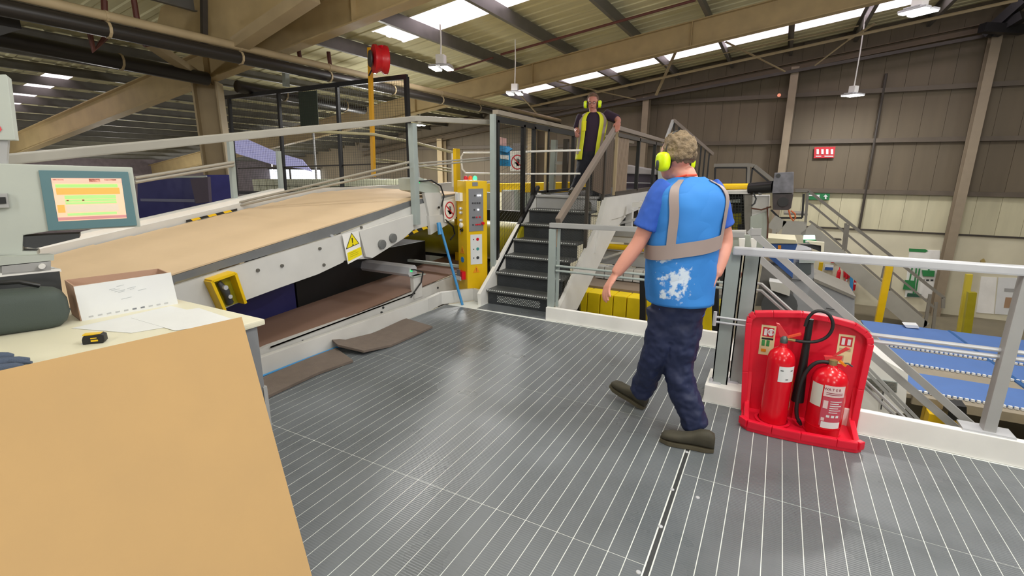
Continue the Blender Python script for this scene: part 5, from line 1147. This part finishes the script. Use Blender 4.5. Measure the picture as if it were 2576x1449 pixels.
MB().bar(p+u1*.475+e*.03, p+u1*.45+e*.065, .03, .012).build('safety_clip', MATS['orange'], we)
MB().tube([p+u1*.46+e*.04, p+u1*.465+e*.075, p+u1*.45+e*.10], .005, 6).build('valve_arm', DGREY, we)
h2 = [p+u1*.455-e*.02, p+u1*.455-e*.06, p+u1*.43-e*.10, p+u1*.36-e*.135, p+u1*.26-e*.15-bk*.0, p+u1*.14-e*.15, p+u1*.07-e*.14, p+u1*.04-e*.12]
MB().tube(smooth_pts(h2), .0115, 10).build('hose', RUBBER, we, smooth=1)
MB().tube([p+u1*.045-e*.125, p+u1*.02-e*.11], [.014, .009], 10).build('nozzle', BLACK, we)
curved(p, R2, -68, -26, .20, .34, mat('label grey', (206, 206, 196), .6), 'white_label', we)
l2 = curved(p, R2, -22, 46, .275, .345, mat('label white', (226, 200, 200), .6), 'title_label', we)
l3 = curved(p, R2, -22, 46, .085, .272, mat('label pink', (196, 74, 92), .5), 'instruction_label', we)
curved(p, R2, -16, 46, .075, .115, PAPER, 'bottom_label', we, .0022)
for i in range(6): curved(p, R2, 2, 2+(38 if i % 2 == 0 else 28), .245-i*.014, .25-i*.014, PAPER, 'print', l3, .002, 4)
for i in range(3): curved(p, R2, -4+i*15, 6+i*15, .145, .16, PAPER, 'pictogram', l3, .002, 3)
curved(p, R2, -18, -4, .20, .25, MATS['label white'], 'pictogram', l3, .002, 4); curved(p, R2, -18, -8, .12, .14, MATS['label white'], 'pictogram', l3, .002, 3)
# WATER lettering wrapped on the title label, one letter at a time
for i, ch in enumerate('WATER'):
    a_ = math.radians(-16 + i*10.5); d = (-bk*math.cos(a_) + e*math.sin(a_)); tx = (bk*math.sin(a_) + e*math.cos(a_))
    text('letter', ch, .022, frame(p + d*(R2+.0022) + u1*.322, tx, u1), mat('print maroon', (150, 50, 70), .5), l2, .0003)
for i in range(2): curved(p, R2, -14, 38, .298-i*.010, .302-i*.010, mat('print maroon', (150, 50, 70), .5), 'print', l2, .002, 4)
# ================================================================ HIGH BAY LAMPS in view
def bay(name_label, pos, s=1.0, power=90, rot=.0, cable=None, col=LAMP_COL):
    pos = Vector(pos); t = thing('high_bay_lamp', name_label, 'lamp', tuple(pos), None)
    R_ = Matrix.Rotation(rot, 3, 'Z')
    def P_(x, y, z): return pos + (R_ @ Vector((x, y, z)))*s
    def pb(a, b, nm, m, par=t, bev=.0):
        vs = MB(); A, B = Vector(a), Vector(b); mb = MB(); mb.box(A, B); mb.v = [pos + (R_ @ v)*s for v in mb.v]; return mb.build(nm, m, par, bevel=bev)
    pb((-.17, -.10, .03), (.17, .10, .05), 'tray', ALU, bev=.005)
    for sx in (-.10, .10):
        h = pb((sx-.065, -.17, .0), (sx+.065, .17, .03), 'light_head', ALU, bev=.005); pb((sx-.055, -.16, -.014), (sx+.055, .16, .001), 'diffuser', GLOW, h)
    pb((-.07, -.07, .06), (.07, .07, .20), 'gear_box', WHITE, bev=.01)
    if cable: 
        c_ = Vector(cable); MB().tube([P_(0, 0, .2), P_(0, 0, .2).lerp(c_, .5)+Vector((.01, .0, 0)), c_], .012*s, 6).build('suspension', WHITE, t)
    area('lamp_light', pos + Vector((0, 0, -.02)), .36*s, .30*s, power, col, rot=(0, 0, rot))
    return t
L2 = at(1295, 236, y=10); bay('twin LED high bay lamp hanging on a long white cord, middle of picture', L2, 1.0, 130, .3, cable=at(1293, 8, q=(0, 0, 4.4+.5), n=(-S, 0, 1)) * 0 + Vector((L2.x, L2.y, RZ(L2.x, .6))))
L1 = at(1110, 172, y=8); bay('twin LED high bay lamp close under the roof near the red hose reel', L1, 1.15, 130, .3, cable=Vector((L1.x, L1.y, RZ(L1.x, .55))))
L3 = at(2310, 30, y=9.0); bay('bright twin LED lamp at the top right corner', L3, 1.0, 120, .9, cable=Vector((L3.x, L3.y, RZ(L3.x, .7))))
L4 = at(2145, 240, y=15.5); bay('small distant twin LED lamp in front of the cladding', L4, 1.1, 90, .9, cable=Vector((L4.x, L4.y, RZ(L4.x, .7))))
for px_, py_, yy, lb_ in ((340, 284, 9.0, 'distant lamp low under the roof left of the tan column'), (145, 310, 8.0, 'faint distant lamp at the far left under the roof')):
    L = at(px_, py_, y=yy); bay(lb_, L, .8, 110, .3, cable=Vector((L.x, L.y, RZ(L.x, .7))))
L = at(1057, 315, y=14.0); bay('tiny distant lamp above the tube rails beyond the fence', L, .9, 330, .3, cable=Vector((L.x, L.y, RZ(L.x, .7))))
# ================================================================ PEOPLE
SKIN = mat('skin', (214, 150, 132), .5, var=.05, scale=9)
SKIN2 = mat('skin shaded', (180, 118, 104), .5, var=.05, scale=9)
def ellip(c, ax, n=16, m=10, f=None):
    """ellipsoid with axes ax=(x,y,z vectors); f(unit)->scale"""
    c = Vector(c); mb = MB(); vs = []
    for j in range(m+1):
        t = math.pi*j/m
        for i in range(n):
            a_ = 2*math.pi*i/n; u = Vector((math.sin(t)*math.cos(a_), math.sin(t)*math.sin(a_), math.cos(t))); s = f(u) if f else 1
            vs.append(c + (ax[0]*u.x + ax[1]*u.y + ax[2]*u.z)*s)
    fs_ = [(j*n+i, j*n+(i+1) % n, (j+1)*n+(i+1) % n, (j+1)*n+i) for j in range(m) for i in range(n)]
    return mb.add(vs, fs_)
def merge(*mbs):
    o_ = MB()
    for m_ in mbs: o_.add(m_.v, m_.f)
    return o_
def soft(o, voxel, it=4, disp=0, size=.12, sub=False):
    r = o.modifiers.new('fuse', 'REMESH'); r.mode = 'VOXEL'; r.voxel_size = voxel; r.use_smooth_shade = True
    s = o.modifiers.new('smooth', 'SMOOTH'); s.iterations = it; s.factor = .5
    if disp:
        tx = bpy.data.textures.new('folds', 'CLOUDS'); tx.noise_scale = size; tx.noise_depth = 2
        d = o.modifiers.new('folds', 'DISPLACE'); d.texture = tx; d.strength = disp; d.mid_level = .5; d.texture_coords = 'GLOBAL'
    return o
UP = Vector((0, 0, 1))
def hand(wr, d, palm, side, s=1.0, curl=.5):
    """hand mesh from wrist point: d along the fingers, palm = palm normal, side = towards the thumb"""
    d, palm, side = d.normalized(), palm.normalized(), side.normalized(); out = []
    out.append(blob([(wr - d*.03*s, side*.024*s, palm*.019*s, .9), (wr + d*.01*s, side*.028*s, palm*.018*s, .85), (wr + d*.05*s, side*.040*s, palm*.016*s, .8), (wr + d*.088*s, side*.041*s, palm*.014*s, .8), (wr+d*.10*s, side*.036*s, palm*.010*s, .8)], 14))
    for i, (off_, L) in enumerate(((.030, .072), (.010, .082), (-.011, .076), (-.031, .060))):
        b = wr + d*.088*s + side*off_*s; L *= s; c1 = curl; d1 = (d*math.cos(c1) + palm*math.sin(c1)); d2 = (d*math.cos(c1*2.2) + palm*math.sin(c1*2.2)); d3 = (d*math.cos(c1*3) + palm*math.sin(c1*3))
        p1 = b + d1*L*.45; p2 = p1 + d2*L*.33; p3 = p2 + d3*L*.24
        out.append(MB().tube([b - d*.02*s, b, p1, p2, p3, p3+d3*.004*s], [.010*s, .0098*s, .009*s, .0083*s, .0072*s, .003*s], 8))
    b = wr + d*.022*s + side*.028*s; t1 = (d*.6 + side*.75 + palm*.25).normalized(); t2 = (d*.9 + side*.15 + palm*.4).normalized()
    out.append(MB().tube([b - t1*.02*s, b, b+t1*.036*s, b+t1*.036*s+t2*.030*s, b+t1*.036*s+t2*.044*s], [.013*s, .0135*s, .011*s, .009*s, .004*s], 8))
    return merge(*out)
def head(c, f, s=1.0, tilt=0.0):
    """c: centre of the head; f: facing. returns body pieces and a frame"""
    f = f.normalized(); r = f.cross(UP).normalized(); u = r.cross(f)
    P = lambda x, y, z: c + (r*x + f*y + u*z)*s            # x to the right of the person
    sk = ellip(P(0, -.012, .028), (r*.074*s, f*.094*s, u*.088*s), 20, 14)
    face = ellip(P(0, .018, -.030), (r*.060*s, f*.068*s, u*.082*s), 18, 12)
    jaw = ellip(P(0, .030, -.082), (r*.040*s, f*.044*s, u*.030*s), 14, 10)
    nose = MB().tube([P(0, .080, .012), P(0, .094, -.008), P(0, .104, -.028), P(0, .090, -.038)], [.007*s, .010*s, .013*s, .010*s], 8)
    lips = ellip(P(0, .084, -.058), (r*.022*s, f*.010*s, u*.008*s), 10, 6)
    brow = ellip(P(0, .076, .022), (r*.046*s, f*.012*s, u*.009*s), 12, 6)
    ears = merge(*[ellip(P(sx*.074, -.012, -.012), (r*.010*s, f*.018*s, u*.030*s), 10, 8) for sx in (-1, 1)])
    return merge(sk, face, jaw, nose, lips, brow, ears), P, r, f, u
def hair_shell(P, r, f, u, s, zlow=-.045):
    """cap of hair over the top, back and sides of the skull"""
    def fn(v):
        w = 1.0 + .045*math.sin(v.x*17+v.z*9)*math.cos(v.y*13) + .02*math.sin(v.x*41)*math.cos(v.z*37)
        if v.y > .35 and v.z < .55: w *= .88
        if v.z < -.35: w *= max(.80, 1 + (v.z+.35)*.6)
        return w
    return ellip(P(0, -.020, .034), (r*.085*s, f*.100*s, u*.106*s), 40, 30, fn)
def eyes(P, r, f, u, s, parent):
    for sx in (-1, 1):
        e_ = ellip(P(sx*.030, .074, .002), (r*.012*s, f*.008*s, u*.008*s), 10, 8).build('eye', mat('eye white', (220, 214, 206), .3), parent, smooth=60)
        ellip(P(sx*.030, .0815, .002), (r*.005*s, f*.003*s, u*.005*s), 8, 6).build('iris', mat('iris', (40, 36, 34), .3), e_)
    ellip(P(0, .092, -.058), (r*.021*s, f*.005*s, u*.004*s), 10, 6).build('mouth', mat('lip', (168, 92, 86), .5), parent, smooth=60)
def muffs(P, r, f, u, s, t, label):
    CY = mat('fluo yellow', (214, 240, 10), .4)
    em = thing('ear_defenders', label, 'ear defenders', tuple(P(0, 0, 0))) if False else t
    for sx in (-1, 1):
        c_ = P(sx*.083, -.006, -.018)
        b = blob([(c_ - r*sx*.004*s, f*.036*s, u*.046*s, .75), (c_ + r*sx*.012*s, f*.040*s, u*.050*s, .75), (c_ + r*sx*.030*s, f*.038*s, u*.048*s, .75), (c_ + r*sx*.040*s, f*.028*s, u*.038*s, .8)], 20).build('ear_cup', CY, t, smooth=60)
        blob([(c_ - r*sx*.014*s, f*.036*s, u*.044*s, .8), (c_ - r*sx*.002*s, f*.038*s, u*.046*s, .8)], 18).build('cushion', BLACK, b, smooth=60)
        blob([(c_ + r*sx*.036*s + f*.014*s - u*.016*s, f*.014*s, u*.028*s, .7), (c_ + r*sx*.044*s + f*.012*s - u*.016*s, f*.009*s, u*.022*s, .7)], 14).build('dark_inset', DGREY, b, smooth=60)
    pts = [P(math.cos(a_)*.090, -.012, -.01 + math.sin(a_)*.152) for a_ in [math.pi*i/14 for i in range(15)]]
    MB().tube(pts, .0045*s, 8).build('headband', BLACK, t, smooth=1)
def limb(pts, rad, n=14): return MB().tube(smooth_pts(pts, 2), [0]*0 or interp(rad, len(smooth_pts(pts, 2))), n)
def interp(r, n):
    o_ = []
    for i in range(n):
        t = i/(n-1)*(len(r)-1); k_ = min(int(t), len(r)-2); o_.append(r[k_]*(1-(t-k_)) + r[k_+1]*(t-k_))
    return o_
def shoe(heel, toe, t, m, sole, r=.048):
    d = (toe-heel).normalized(); L = (toe-heel).length; up_ = (UP - d*UP.dot(d)).normalized(); s_ = d.cross(up_)
    rs_ = [(0, .026, .030), (.02, .034, .044), (.12, .038, .052), (.28, .037, .050), (.42, .036, .038), (.62, .044, .028), (.82, .046, .025), (.95, .036, .020), (1.0, .018, .012)]
    b = blob([(heel + d*L*u_ + up_*(h_+.012), s_*w_, up_*h_, .8) for u_, w_, h_ in rs_], 16).build('shoe', m, t, smooth=60)
    poly = [(0, -.02), (.0, .02), (.15, .036), (.4, .036), (.65, .046), (.85, .046), (1.02, .018), (1.02, -.018), (.85, -.046), (.65, -.046), (.4, -.036), (.15, -.036)]
    MB().prism([heel + d*L*u_ + s_*w_ - up_*.012 for u_, w_ in poly], up_*.024).build('sole', sole, b, bevel=.003)
    MB().tube([heel + d*L*.40 + s_*w_ + up_*.078 for w_ in (-.02, .02)], .003, 6).build('laces', sole, b)
    return b
class Surf:
    """smooth elliptical loft: rings (centre, half width vector u, half depth vector v), evaluated at (height h 0..1, angle a)"""
    def __init__(s, rings, e=.85): s.r = rings; s.e = e
    def at(s, h, a, off=0):
        t = max(0, min(.9999, h))*(len(s.r)-1); k_ = int(t); f_ = t-k_
        P0 = s.r[max(k_-1, 0)]; P1 = s.r[k_]; P2 = s.r[k_+1]; P3 = s.r[min(k_+2, len(s.r)-1)]
        cr = lambda a0, a1, a2, a3: (a1*2 + (a2-a0)*f_ + (a0*2-a1*5+a2*4-a3)*f_*f_ + (a1*3-a0-a2*3+a3)*f_**3)*.5
        c, u, v = (cr(*[Vector(P[i]) for P in (P0, P1, P2, P3)]) for i in range(3))
        ca, sa = math.cos(a), math.sin(a); q = u*math.copysign(abs(ca)**s.e, ca) + v*math.copysign(abs(sa)**s.e, sa)
        return c + q + q.normalized()*off
    def mesh(s, n=40, m=36, off=0, close=True):
        vs = [s.at(j/m, 2*math.pi*i/n, off) for j in range(m+1) for i in range(n)]
        fs_ = [(j*n+i, j*n+(i+1) % n, (j+1)*n+(i+1) % n, (j+1)*n+i) for j in range(m) for i in range(n)]
        if close: fs_ += [tuple(reversed(range(n))), tuple(range(m*n, (m+1)*n))]
        return MB().add(vs, fs_)
    def strip(s, path, half, off=.004):
        """band following path [(h,a)...], half width given in the other direction (dh,da)"""
        vs = []
        for (h, a) in path: vs += [s.at(h-half[0], a-half[1], off), s.at(h+half[0], a+half[1], off)]
        k_ = len(vs); vs2 = []
        for (h, a) in path: vs2 += [s.at(h-half[0], a-half[1], off-.003), s.at(h+half[0], a+half[1], off-.003)]
        n = len(path); fs_ = [(2*i, 2*i+1, 2*i+3, 2*i+2) for i in range(n-1)] + [(k_+2*i, k_+2*i+2, k_+2*i+3, k_+2*i+1) for i in range(n-1)]
        fs_ += [(2*i, 2*i+2, k_+2*i+2, k_+2*i) for i in range(n-1)] + [(2*i+1, k_+2*i+1, k_+2*i+3, 2*i+3) for i in range(n-1)]
        return MB().add(vs+vs2, fs_)
# ---------------------------------------------------------------- man in the blue vest, walking away to the left
QP, NP = Vector((-.45, 2.92, 1.0)), Vector((-.153, .988, 0)).normalized()
pj = lambda x, y, d=0.0: at(x, y, q=QP + NP*d, n=NP)
m1 = thing('person', 'man in a blue vest, navy trousers and yellow ear defenders walking away, seen from behind', 'person', tuple(at(1690, 1090, z=0)))
fT = Vector((-.52, .85, 0)).normalized(); rT = fT.cross(UP)      # torso facing; rT = his right
hc = pj(1698, 399); fH = Vector((-.86, .51, -.02))
hd_, HP, hr_, hf_, hu_ = head(hc, fH, 1.04)
nb_ = pj(1728, 452); 
shL, shR = pj(1662, 492, -.07), pj(1798, 496, .05)
elL, wrL = pj(1607, 612, -.10), pj(1548, 690, -.16); hdL = pj(1524, 728, -.20)
elR, wrR = pj(1826, 606, .10), pj(1800, 694, -.00)
torso = Surf([(pj(1708, 790), rT*.150, fT*.11), (pj(1707, 740), rT*.165, fT*.12), (pj(1712, 650), rT*.165, fT*.12), (pj(1724, 560), rT*.180, fT*.125), (pj(1730, 500), rT*.188, fT*.115), (pj(1731, 466), rT*.150, fT*.085), (pj(1730, 448), rT*.07, fT*.06)])
neck = MB().tube([pj(1730, 470), pj(1722, 440), hc + Vector((0, 0, -.06))], [.072, .062, .060], 14)
armL = merge(limb([shL, shL.lerp(elL, .5), elL, elL.lerp(wrL, .35), wrL], [.055, .050, .043, .043, .028]), hand(wrL, hdL - wrL, Vector((.6, -.1, -.4)), Vector((-.5, .4, -.3)), 1.0, .35))
armR = merge(limb([shR, shR.lerp(elR, .5), elR, elR.lerp(wrR, .35), wrR], [.055, .050, .044, .044, .028]), hand(wrR, Vector((-.3, -.1, -1)), Vector((-.8, .3, 0)), Vector((-.3, .9, 0)), 1.0, .3))
hpL, hpR = pj(1672, 770, -.02), pj(1738, 770, .02); knL, knR = pj(1652, 888, -.02), pj(1700, 925, .0)
anL, anR = pj(1612, 985, .10), pj(1752, 1075, -.05)
legs = merge(limb([hpL, knL, anL], [.07, .05, .04]), limb([hpR, knR, anR], [.07, .05, .04]))
body = merge(hd_, neck, torso.mesh(24, 16, -.02), armL, armR, legs).build('body', SKIN, m1); soft(body, .0065, 3)
# hair, ear cups
HM = mat('sandy grey hair', (128, 110, 86), .75, var=.35, scale=30, bump=.8, bscale=120)
soft(hair_shell(HP, hr_, hf_, hu_, 1.05).build('hair', HM, m1), .0055, 1, .026, .028)
muffs(HP, hr_, hf_, hu_, 1.05, m1, '')
eyes(HP, hr_, hf_, hu_, 1.04, m1)
# tee shirt under the vest: sleeves + collar area, one mesh
TEE = mat('royal blue shirt', (48, 92, 190), .8, var=.12, scale=5)
slL = limb([shL + UP*.02 + (nb_-shL)*.3, shL, shL.lerp(elL, .45), shL.lerp(elL, .70)], [.075, .078, .074, .076])
slR = limb([shR + UP*.02 + (nb_-shR)*.3, shR, shR.lerp(elR, .45), shR.lerp(elR, .66)], [.075, .076, .070, .072])
soft(merge(torso.mesh(30, 24, -.006), slL, slR).build('shirt', TEE, m1), .008, 3, .014, .10)
# vest with paint marks
def vestmat():
    m = bpy.data.materials.new('blue vest'); m.use_nodes = True; nt = m.node_tree; b = nt.nodes['Principled BSDF']; b.inputs['Roughness'].default_value = .7
    g_ = nt.nodes.new('ShaderNodeNewGeometry')
    n1 = nt.nodes.new('ShaderNodeTexNoise'); n1.inputs['Scale'].default_value = 16; n1.inputs['Detail'].default_value = 5; n1.inputs['Roughness'].default_value = .65; nt.links.new(g_.outputs['Position'], n1.inputs['Vector'])
    c0_ = pj(1700, 714, -.15); c1_ = pj(1672, 650, -.15)
    def mask(c, r):
        vd = nt.nodes.new('ShaderNodeVectorMath'); vd.operation = 'DISTANCE'; vd.inputs[1].default_value = c; nt.links.new(g_.outputs['Position'], vd.inputs[0])
        mr = nt.nodes.new('ShaderNodeMapRange'); mr.inputs[1].default_value = r; mr.inputs[2].default_value = 0; mr.inputs[3].default_value = 0; mr.inputs[4].default_value = 1; nt.links.new(vd.outputs['Value'], mr.inputs[0]); return mr.outputs[0]
    ad = nt.nodes.new('ShaderNodeMath'); ad.operation = 'MAXIMUM'; nt.links.new(mask(c0_, .17), ad.inputs[0]); nt.links.new(mask(c1_, .07), ad.inputs[1])
    sm = nt.nodes.new('ShaderNodeMath'); sm.operation = 'MULTIPLY_ADD'; nt.links.new(n1.outputs[0], sm.inputs[0]); sm.inputs[1].default_value = 2.4; nt.links.new(ad.outputs[0], sm.inputs[2])
    cr = nt.nodes.new('ShaderNodeMapRange'); cr.inputs[1].default_value = 1.72; cr.inputs[2].default_value = 1.92; nt.links.new(sm.outputs[0], cr.inputs[0])
    n2 = nt.nodes.new('ShaderNodeTexNoise'); n2.inputs['Scale'].default_value = 4; nt.links.new(g_.outputs['Position'], n2.inputs['Vector'])
    base = nt.nodes.new('ShaderNodeMix'); base.data_type = 'RGBA'; base.inputs[6].default_value = lin((38, 112, 190)); base.inputs[7].default_value = lin((56, 142, 226)); nt.links.new(n2.outputs[0], base.inputs[0])
    mx = nt.nodes.new('ShaderNodeMix'); mx.data_type = 'RGBA'; nt.links.new(base.outputs[2], mx.inputs[6]); mx.inputs[7].default_value = lin((206, 220, 238)); nt.links.new(cr.outputs[0], mx.inputs[0]); nt.links.new(mx.outputs[2], b.inputs['Base Color'])
    return m
VEST = vestmat()
vs_ = Surf([(pj(1709, 757), rT*.192, fT*.160), (pj(1710, 700), rT*.198, fT*.158), (pj(1716, 620), rT*.200, fT*.155), (pj(1727, 540), rT*.205, fT*.152), (pj(1731, 496), rT*.212, fT*.138), (pj(1731, 470), rT*.185, fT*.115), (pj(1731, 455), rT*.125, fT*.090), (pj(1731, 444), rT*.080, fT*.070)])
vm = vs_.mesh(56, 44, 0, close=False); vo = vm.build('vest', VEST, m1, smooth=80)
sd_ = vo.modifiers.new('thick', 'SOLIDIFY'); sd_.thickness = .004
tx = bpy.data.textures.new('vest folds', 'CLOUDS'); tx.noise_scale = .16
d_ = vo.modifiers.new('folds', 'DISPLACE'); d_.texture = tx; d_.strength = .022; d_.mid_level = .6; d_.texture_coords = 'GLOBAL'
REF = mat('reflective tape', (158, 142, 138), .45, var=.05)
# angle -90 deg (v negative) is the middle of his back; +-: his right is angle 0, his left 180
pb_ = [( .295 + .03*math.cos(math.radians(a)), math.radians(a)) for a in range(-200, 21, 10)]
vs_.strip(pb_, (.030, 0), .012).build('reflective_band', REF, m1, smooth=60)
for a_ in (-122, -38): vs_.strip([(h/40, math.radians(a_)) for h in range(12, 37)], (0, math.radians(7.5)), .012).build('reflective_band', REF, m1, smooth=60)
# armhole binding and trousers
NAV = mat('navy trousers', (28, 38, 74), .6, var=.2, scale=6)
tr_ = merge(Surf([(pj(1700, 850), rT*.105, fT*.10), (pj(1702, 800), rT*.138, fT*.115), (pj(1707, 750), rT*.158, fT*.128), (pj(1709, 715), rT*.160, fT*.130)]).mesh(24, 12),
    limb([pj(1672, 780, -.02), pj(1663, 840, -.02), knL, knL.lerp(anL, .5), anL+UP*.0], [.100, .096, .084, .074, .072]),
    limb([pj(1722, 780, .01), pj(1716, 860, .0), knR, knR.lerp(anR, .5), anR - UP*.0], [.112, .108, .094, .084, .078]))
soft(tr_.build('trousers', NAV, m1), .009, 4, .036, .08)
SHO = mat('dark olive shoe', (66, 62, 50), .7, var=.3, scale=14); SOL = mat('shoe sole', (84, 78, 62), .8)
hR, tR = at(1796, 1132, z=.014), at(1684, 1108, z=.014); shoe(hR, hR + (tR-hR).normalized()*.30, m1, SHO, SOL)
hL = at(1622, 1026, z=.014); tL = hL + Vector((-.235, .08, .06)); shoe(hL, hL + (tL-hL).normalized()*.29, m1, SHO, SOL)
MB().tube([pj(1700, 447, -.05), pj(1728, 441, -.085), pj(1752, 440, -.05)], .006, 8).build('lanyard', mat('orange lanyard', (240, 84, 60), .6), m1, smooth=1)
# ---------------------------------------------------------------- man in the yellow vest at the head of the stair
Q2, N2 = Vector((-2.52, 6.95, 2.0)), Vector((-.34, .94, 0)).normalized()
pk = lambda x, y, d=0.0: at(x, y, q=Q2 + N2*d, n=N2)
m2 = thing('person', 'man in an open yellow vest and dark clothes at the top of the stair', 'person', tuple(pk(1480, 505)))
fT2 = Vector((.30, -.95, 0)).normalized(); rT2 = fT2.cross(UP)
h2c = pk(1491, 259); hd2, HP2, r2, f2, u2 = head(h2c, Vector((.22, -.97, -.10)), 1.0)
s2R, s2L = pk(1461, 298), pk(1524, 288)
e2L, w2L = pk(1553, 300, -.12), pk(1556, 306, -.34); e2R, w2R = pk(1452, 325, .04), pk(1452, 333, -.12)
to2 = Surf([(pk(1482, 400), rT2*.145, fT2*.11), (pk(1485, 370), rT2*.15, fT2*.12), (pk(1489, 335), rT2*.165, fT2*.12), (pk(1492, 308), rT2*.18, fT2*.11), (pk(1493, 293), rT2*.15, fT2*.085), (pk(1493, 283), rT2*.07, fT2*.06)])
nk2 = MB().tube([pk(1493, 296), pk(1492, 280), h2c - UP*.06], [.06, .055, .05], 12)
a2L = merge(limb([s2L, s2L.lerp(e2L, .5), e2L, e2L.lerp(w2L, .4), w2L], [.052, .048, .042, .042, .027]), hand(w2L, Vector((.1, -.6, -.5)), Vector((0, -.2, -1)), Vector((-1, 0, 0)), 1.0, .5))
a2R = merge(limb([s2R, s2R.lerp(e2R, .5), e2R, e2R.lerp(w2R, .4), w2R], [.052, .048, .042, .042, .027]), hand(w2R, Vector((.1, -.9, -.3)), Vector((1, 0, -.3)), Vector((0, -.3, 1)), 1.0, .8))
k2R, k2L = pk(1462, 440, -.16), pk(1490, 450, -.05); a2Rk, a2Lk = Vector((-2.60, 6.72, 1.32)), pk(1497, 497, -.45)
lg2 = merge(limb([pk(1472, 400), k2R, a2Rk], [.07, .05, .04]), limb([pk(1490, 402), k2L, a2Lk], [.07, .05, .04]))
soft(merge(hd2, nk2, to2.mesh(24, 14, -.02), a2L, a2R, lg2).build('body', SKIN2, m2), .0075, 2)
soft(hair_shell(HP2, r2, f2, u2, .99).build('hair', mat('brown hair', (98, 72, 56), .8, var=.3, scale=30), m2), .007, 2, .01, .03)
muffs(HP2, r2, f2, u2, 1.02, m2, ''); eyes(HP2, r2, f2, u2, 1.0, m2)
DK = mat('dark plum shirt', (40, 20, 44), .8)
soft(merge(to2.mesh(30, 20, -.004), limb([s2L+(h2c-s2L)*.15, s2L, s2L.lerp(e2L, .6), e2L], [.07, .072, .066, .06]), limb([s2R+(h2c-s2R)*.15, s2R, s2R.lerp(e2R, .6), e2R], [.07, .072, .066, .06])).build('shirt', DK, m2), .01, 3, .012, .1)
YV = mat('hi vis yellow', (210, 214, 40), .6, var=.1)
v2 = Surf([(pk(1480, 402), rT2*.19, fT2*.15), (pk(1484, 370), rT2*.19, fT2*.15), (pk(1489, 335), rT2*.195, fT2*.15), (pk(1492, 306), rT2*.205, fT2*.135), (pk(1493, 290), rT2*.165, fT2*.10), (pk(1493, 282), rT2*.085, fT2*.07)])
# open front: angles from +62 deg round the back to +118-360
n = 44; m_ = 30; vs3 = []
for j in range(m_+1):
    for i in range(n+1): vs3.append(v2.at(j/m_, math.radians(114 + (66+360-114)*i/n)))
vo2 = MB().add(vs3, [(j*(n+1)+i, j*(n+1)+i+1, (j+1)*(n+1)+i+1, (j+1)*(n+1)+i) for j in range(m_) for i in range(n)]).build('vest', YV, m2, smooth=80)
vo2.modifiers.new('thick', 'SOLIDIFY').thickness = .004
for a_ in (36, 142): v2.strip([(h/40, math.radians(a_)) for h in range(4, 37)], (0, math.radians(9)), .007).build('reflective_band', REF, m2, smooth=60)
v2.strip([(h/40, math.radians(62)) for h in range(17, 25)], (0, math.radians(8)), .011).build('pocket', mat('pocket yellow', (226, 220, 20), .6), m2)
BK = mat('black trousers', (18, 20, 34), .8)
soft(merge(Surf([(pk(1480, 425), rT2*.11, fT2*.10), (pk(1482, 395), rT2*.15, fT2*.12), (pk(1484, 375), rT2*.15, fT2*.11)]).mesh(20, 8), limb([pk(1470, 402), k2R, k2R.lerp(a2Rk, .5), a2Rk], [.105, .088, .07, .062]), limb([pk(1492, 402), k2L, k2L.lerp(a2Lk, .5), a2Lk], [.105, .088, .07, .062])).build('trousers', BK, m2), .011, 3, .02, .1)
shoe(Vector((-2.61, 6.76, 1.266)), Vector((-2.56, 6.50, 1.266)), m2, SHO, SOL); q_ = Vector((a2Lk.x-.0, 6.36, 1.088)); shoe(q_, q_ + Vector((.06, -.26, .0)), m2, SHO, SOL)
for sx in (-1, 1):
    MB().tube([HP2(sx*.030 + .020*math.cos(a_), .094, .002 + .016*math.sin(a_)) for a_ in [i*math.pi/6 for i in range(13)]], .0018, 6).build('glasses', BLACK, m2)
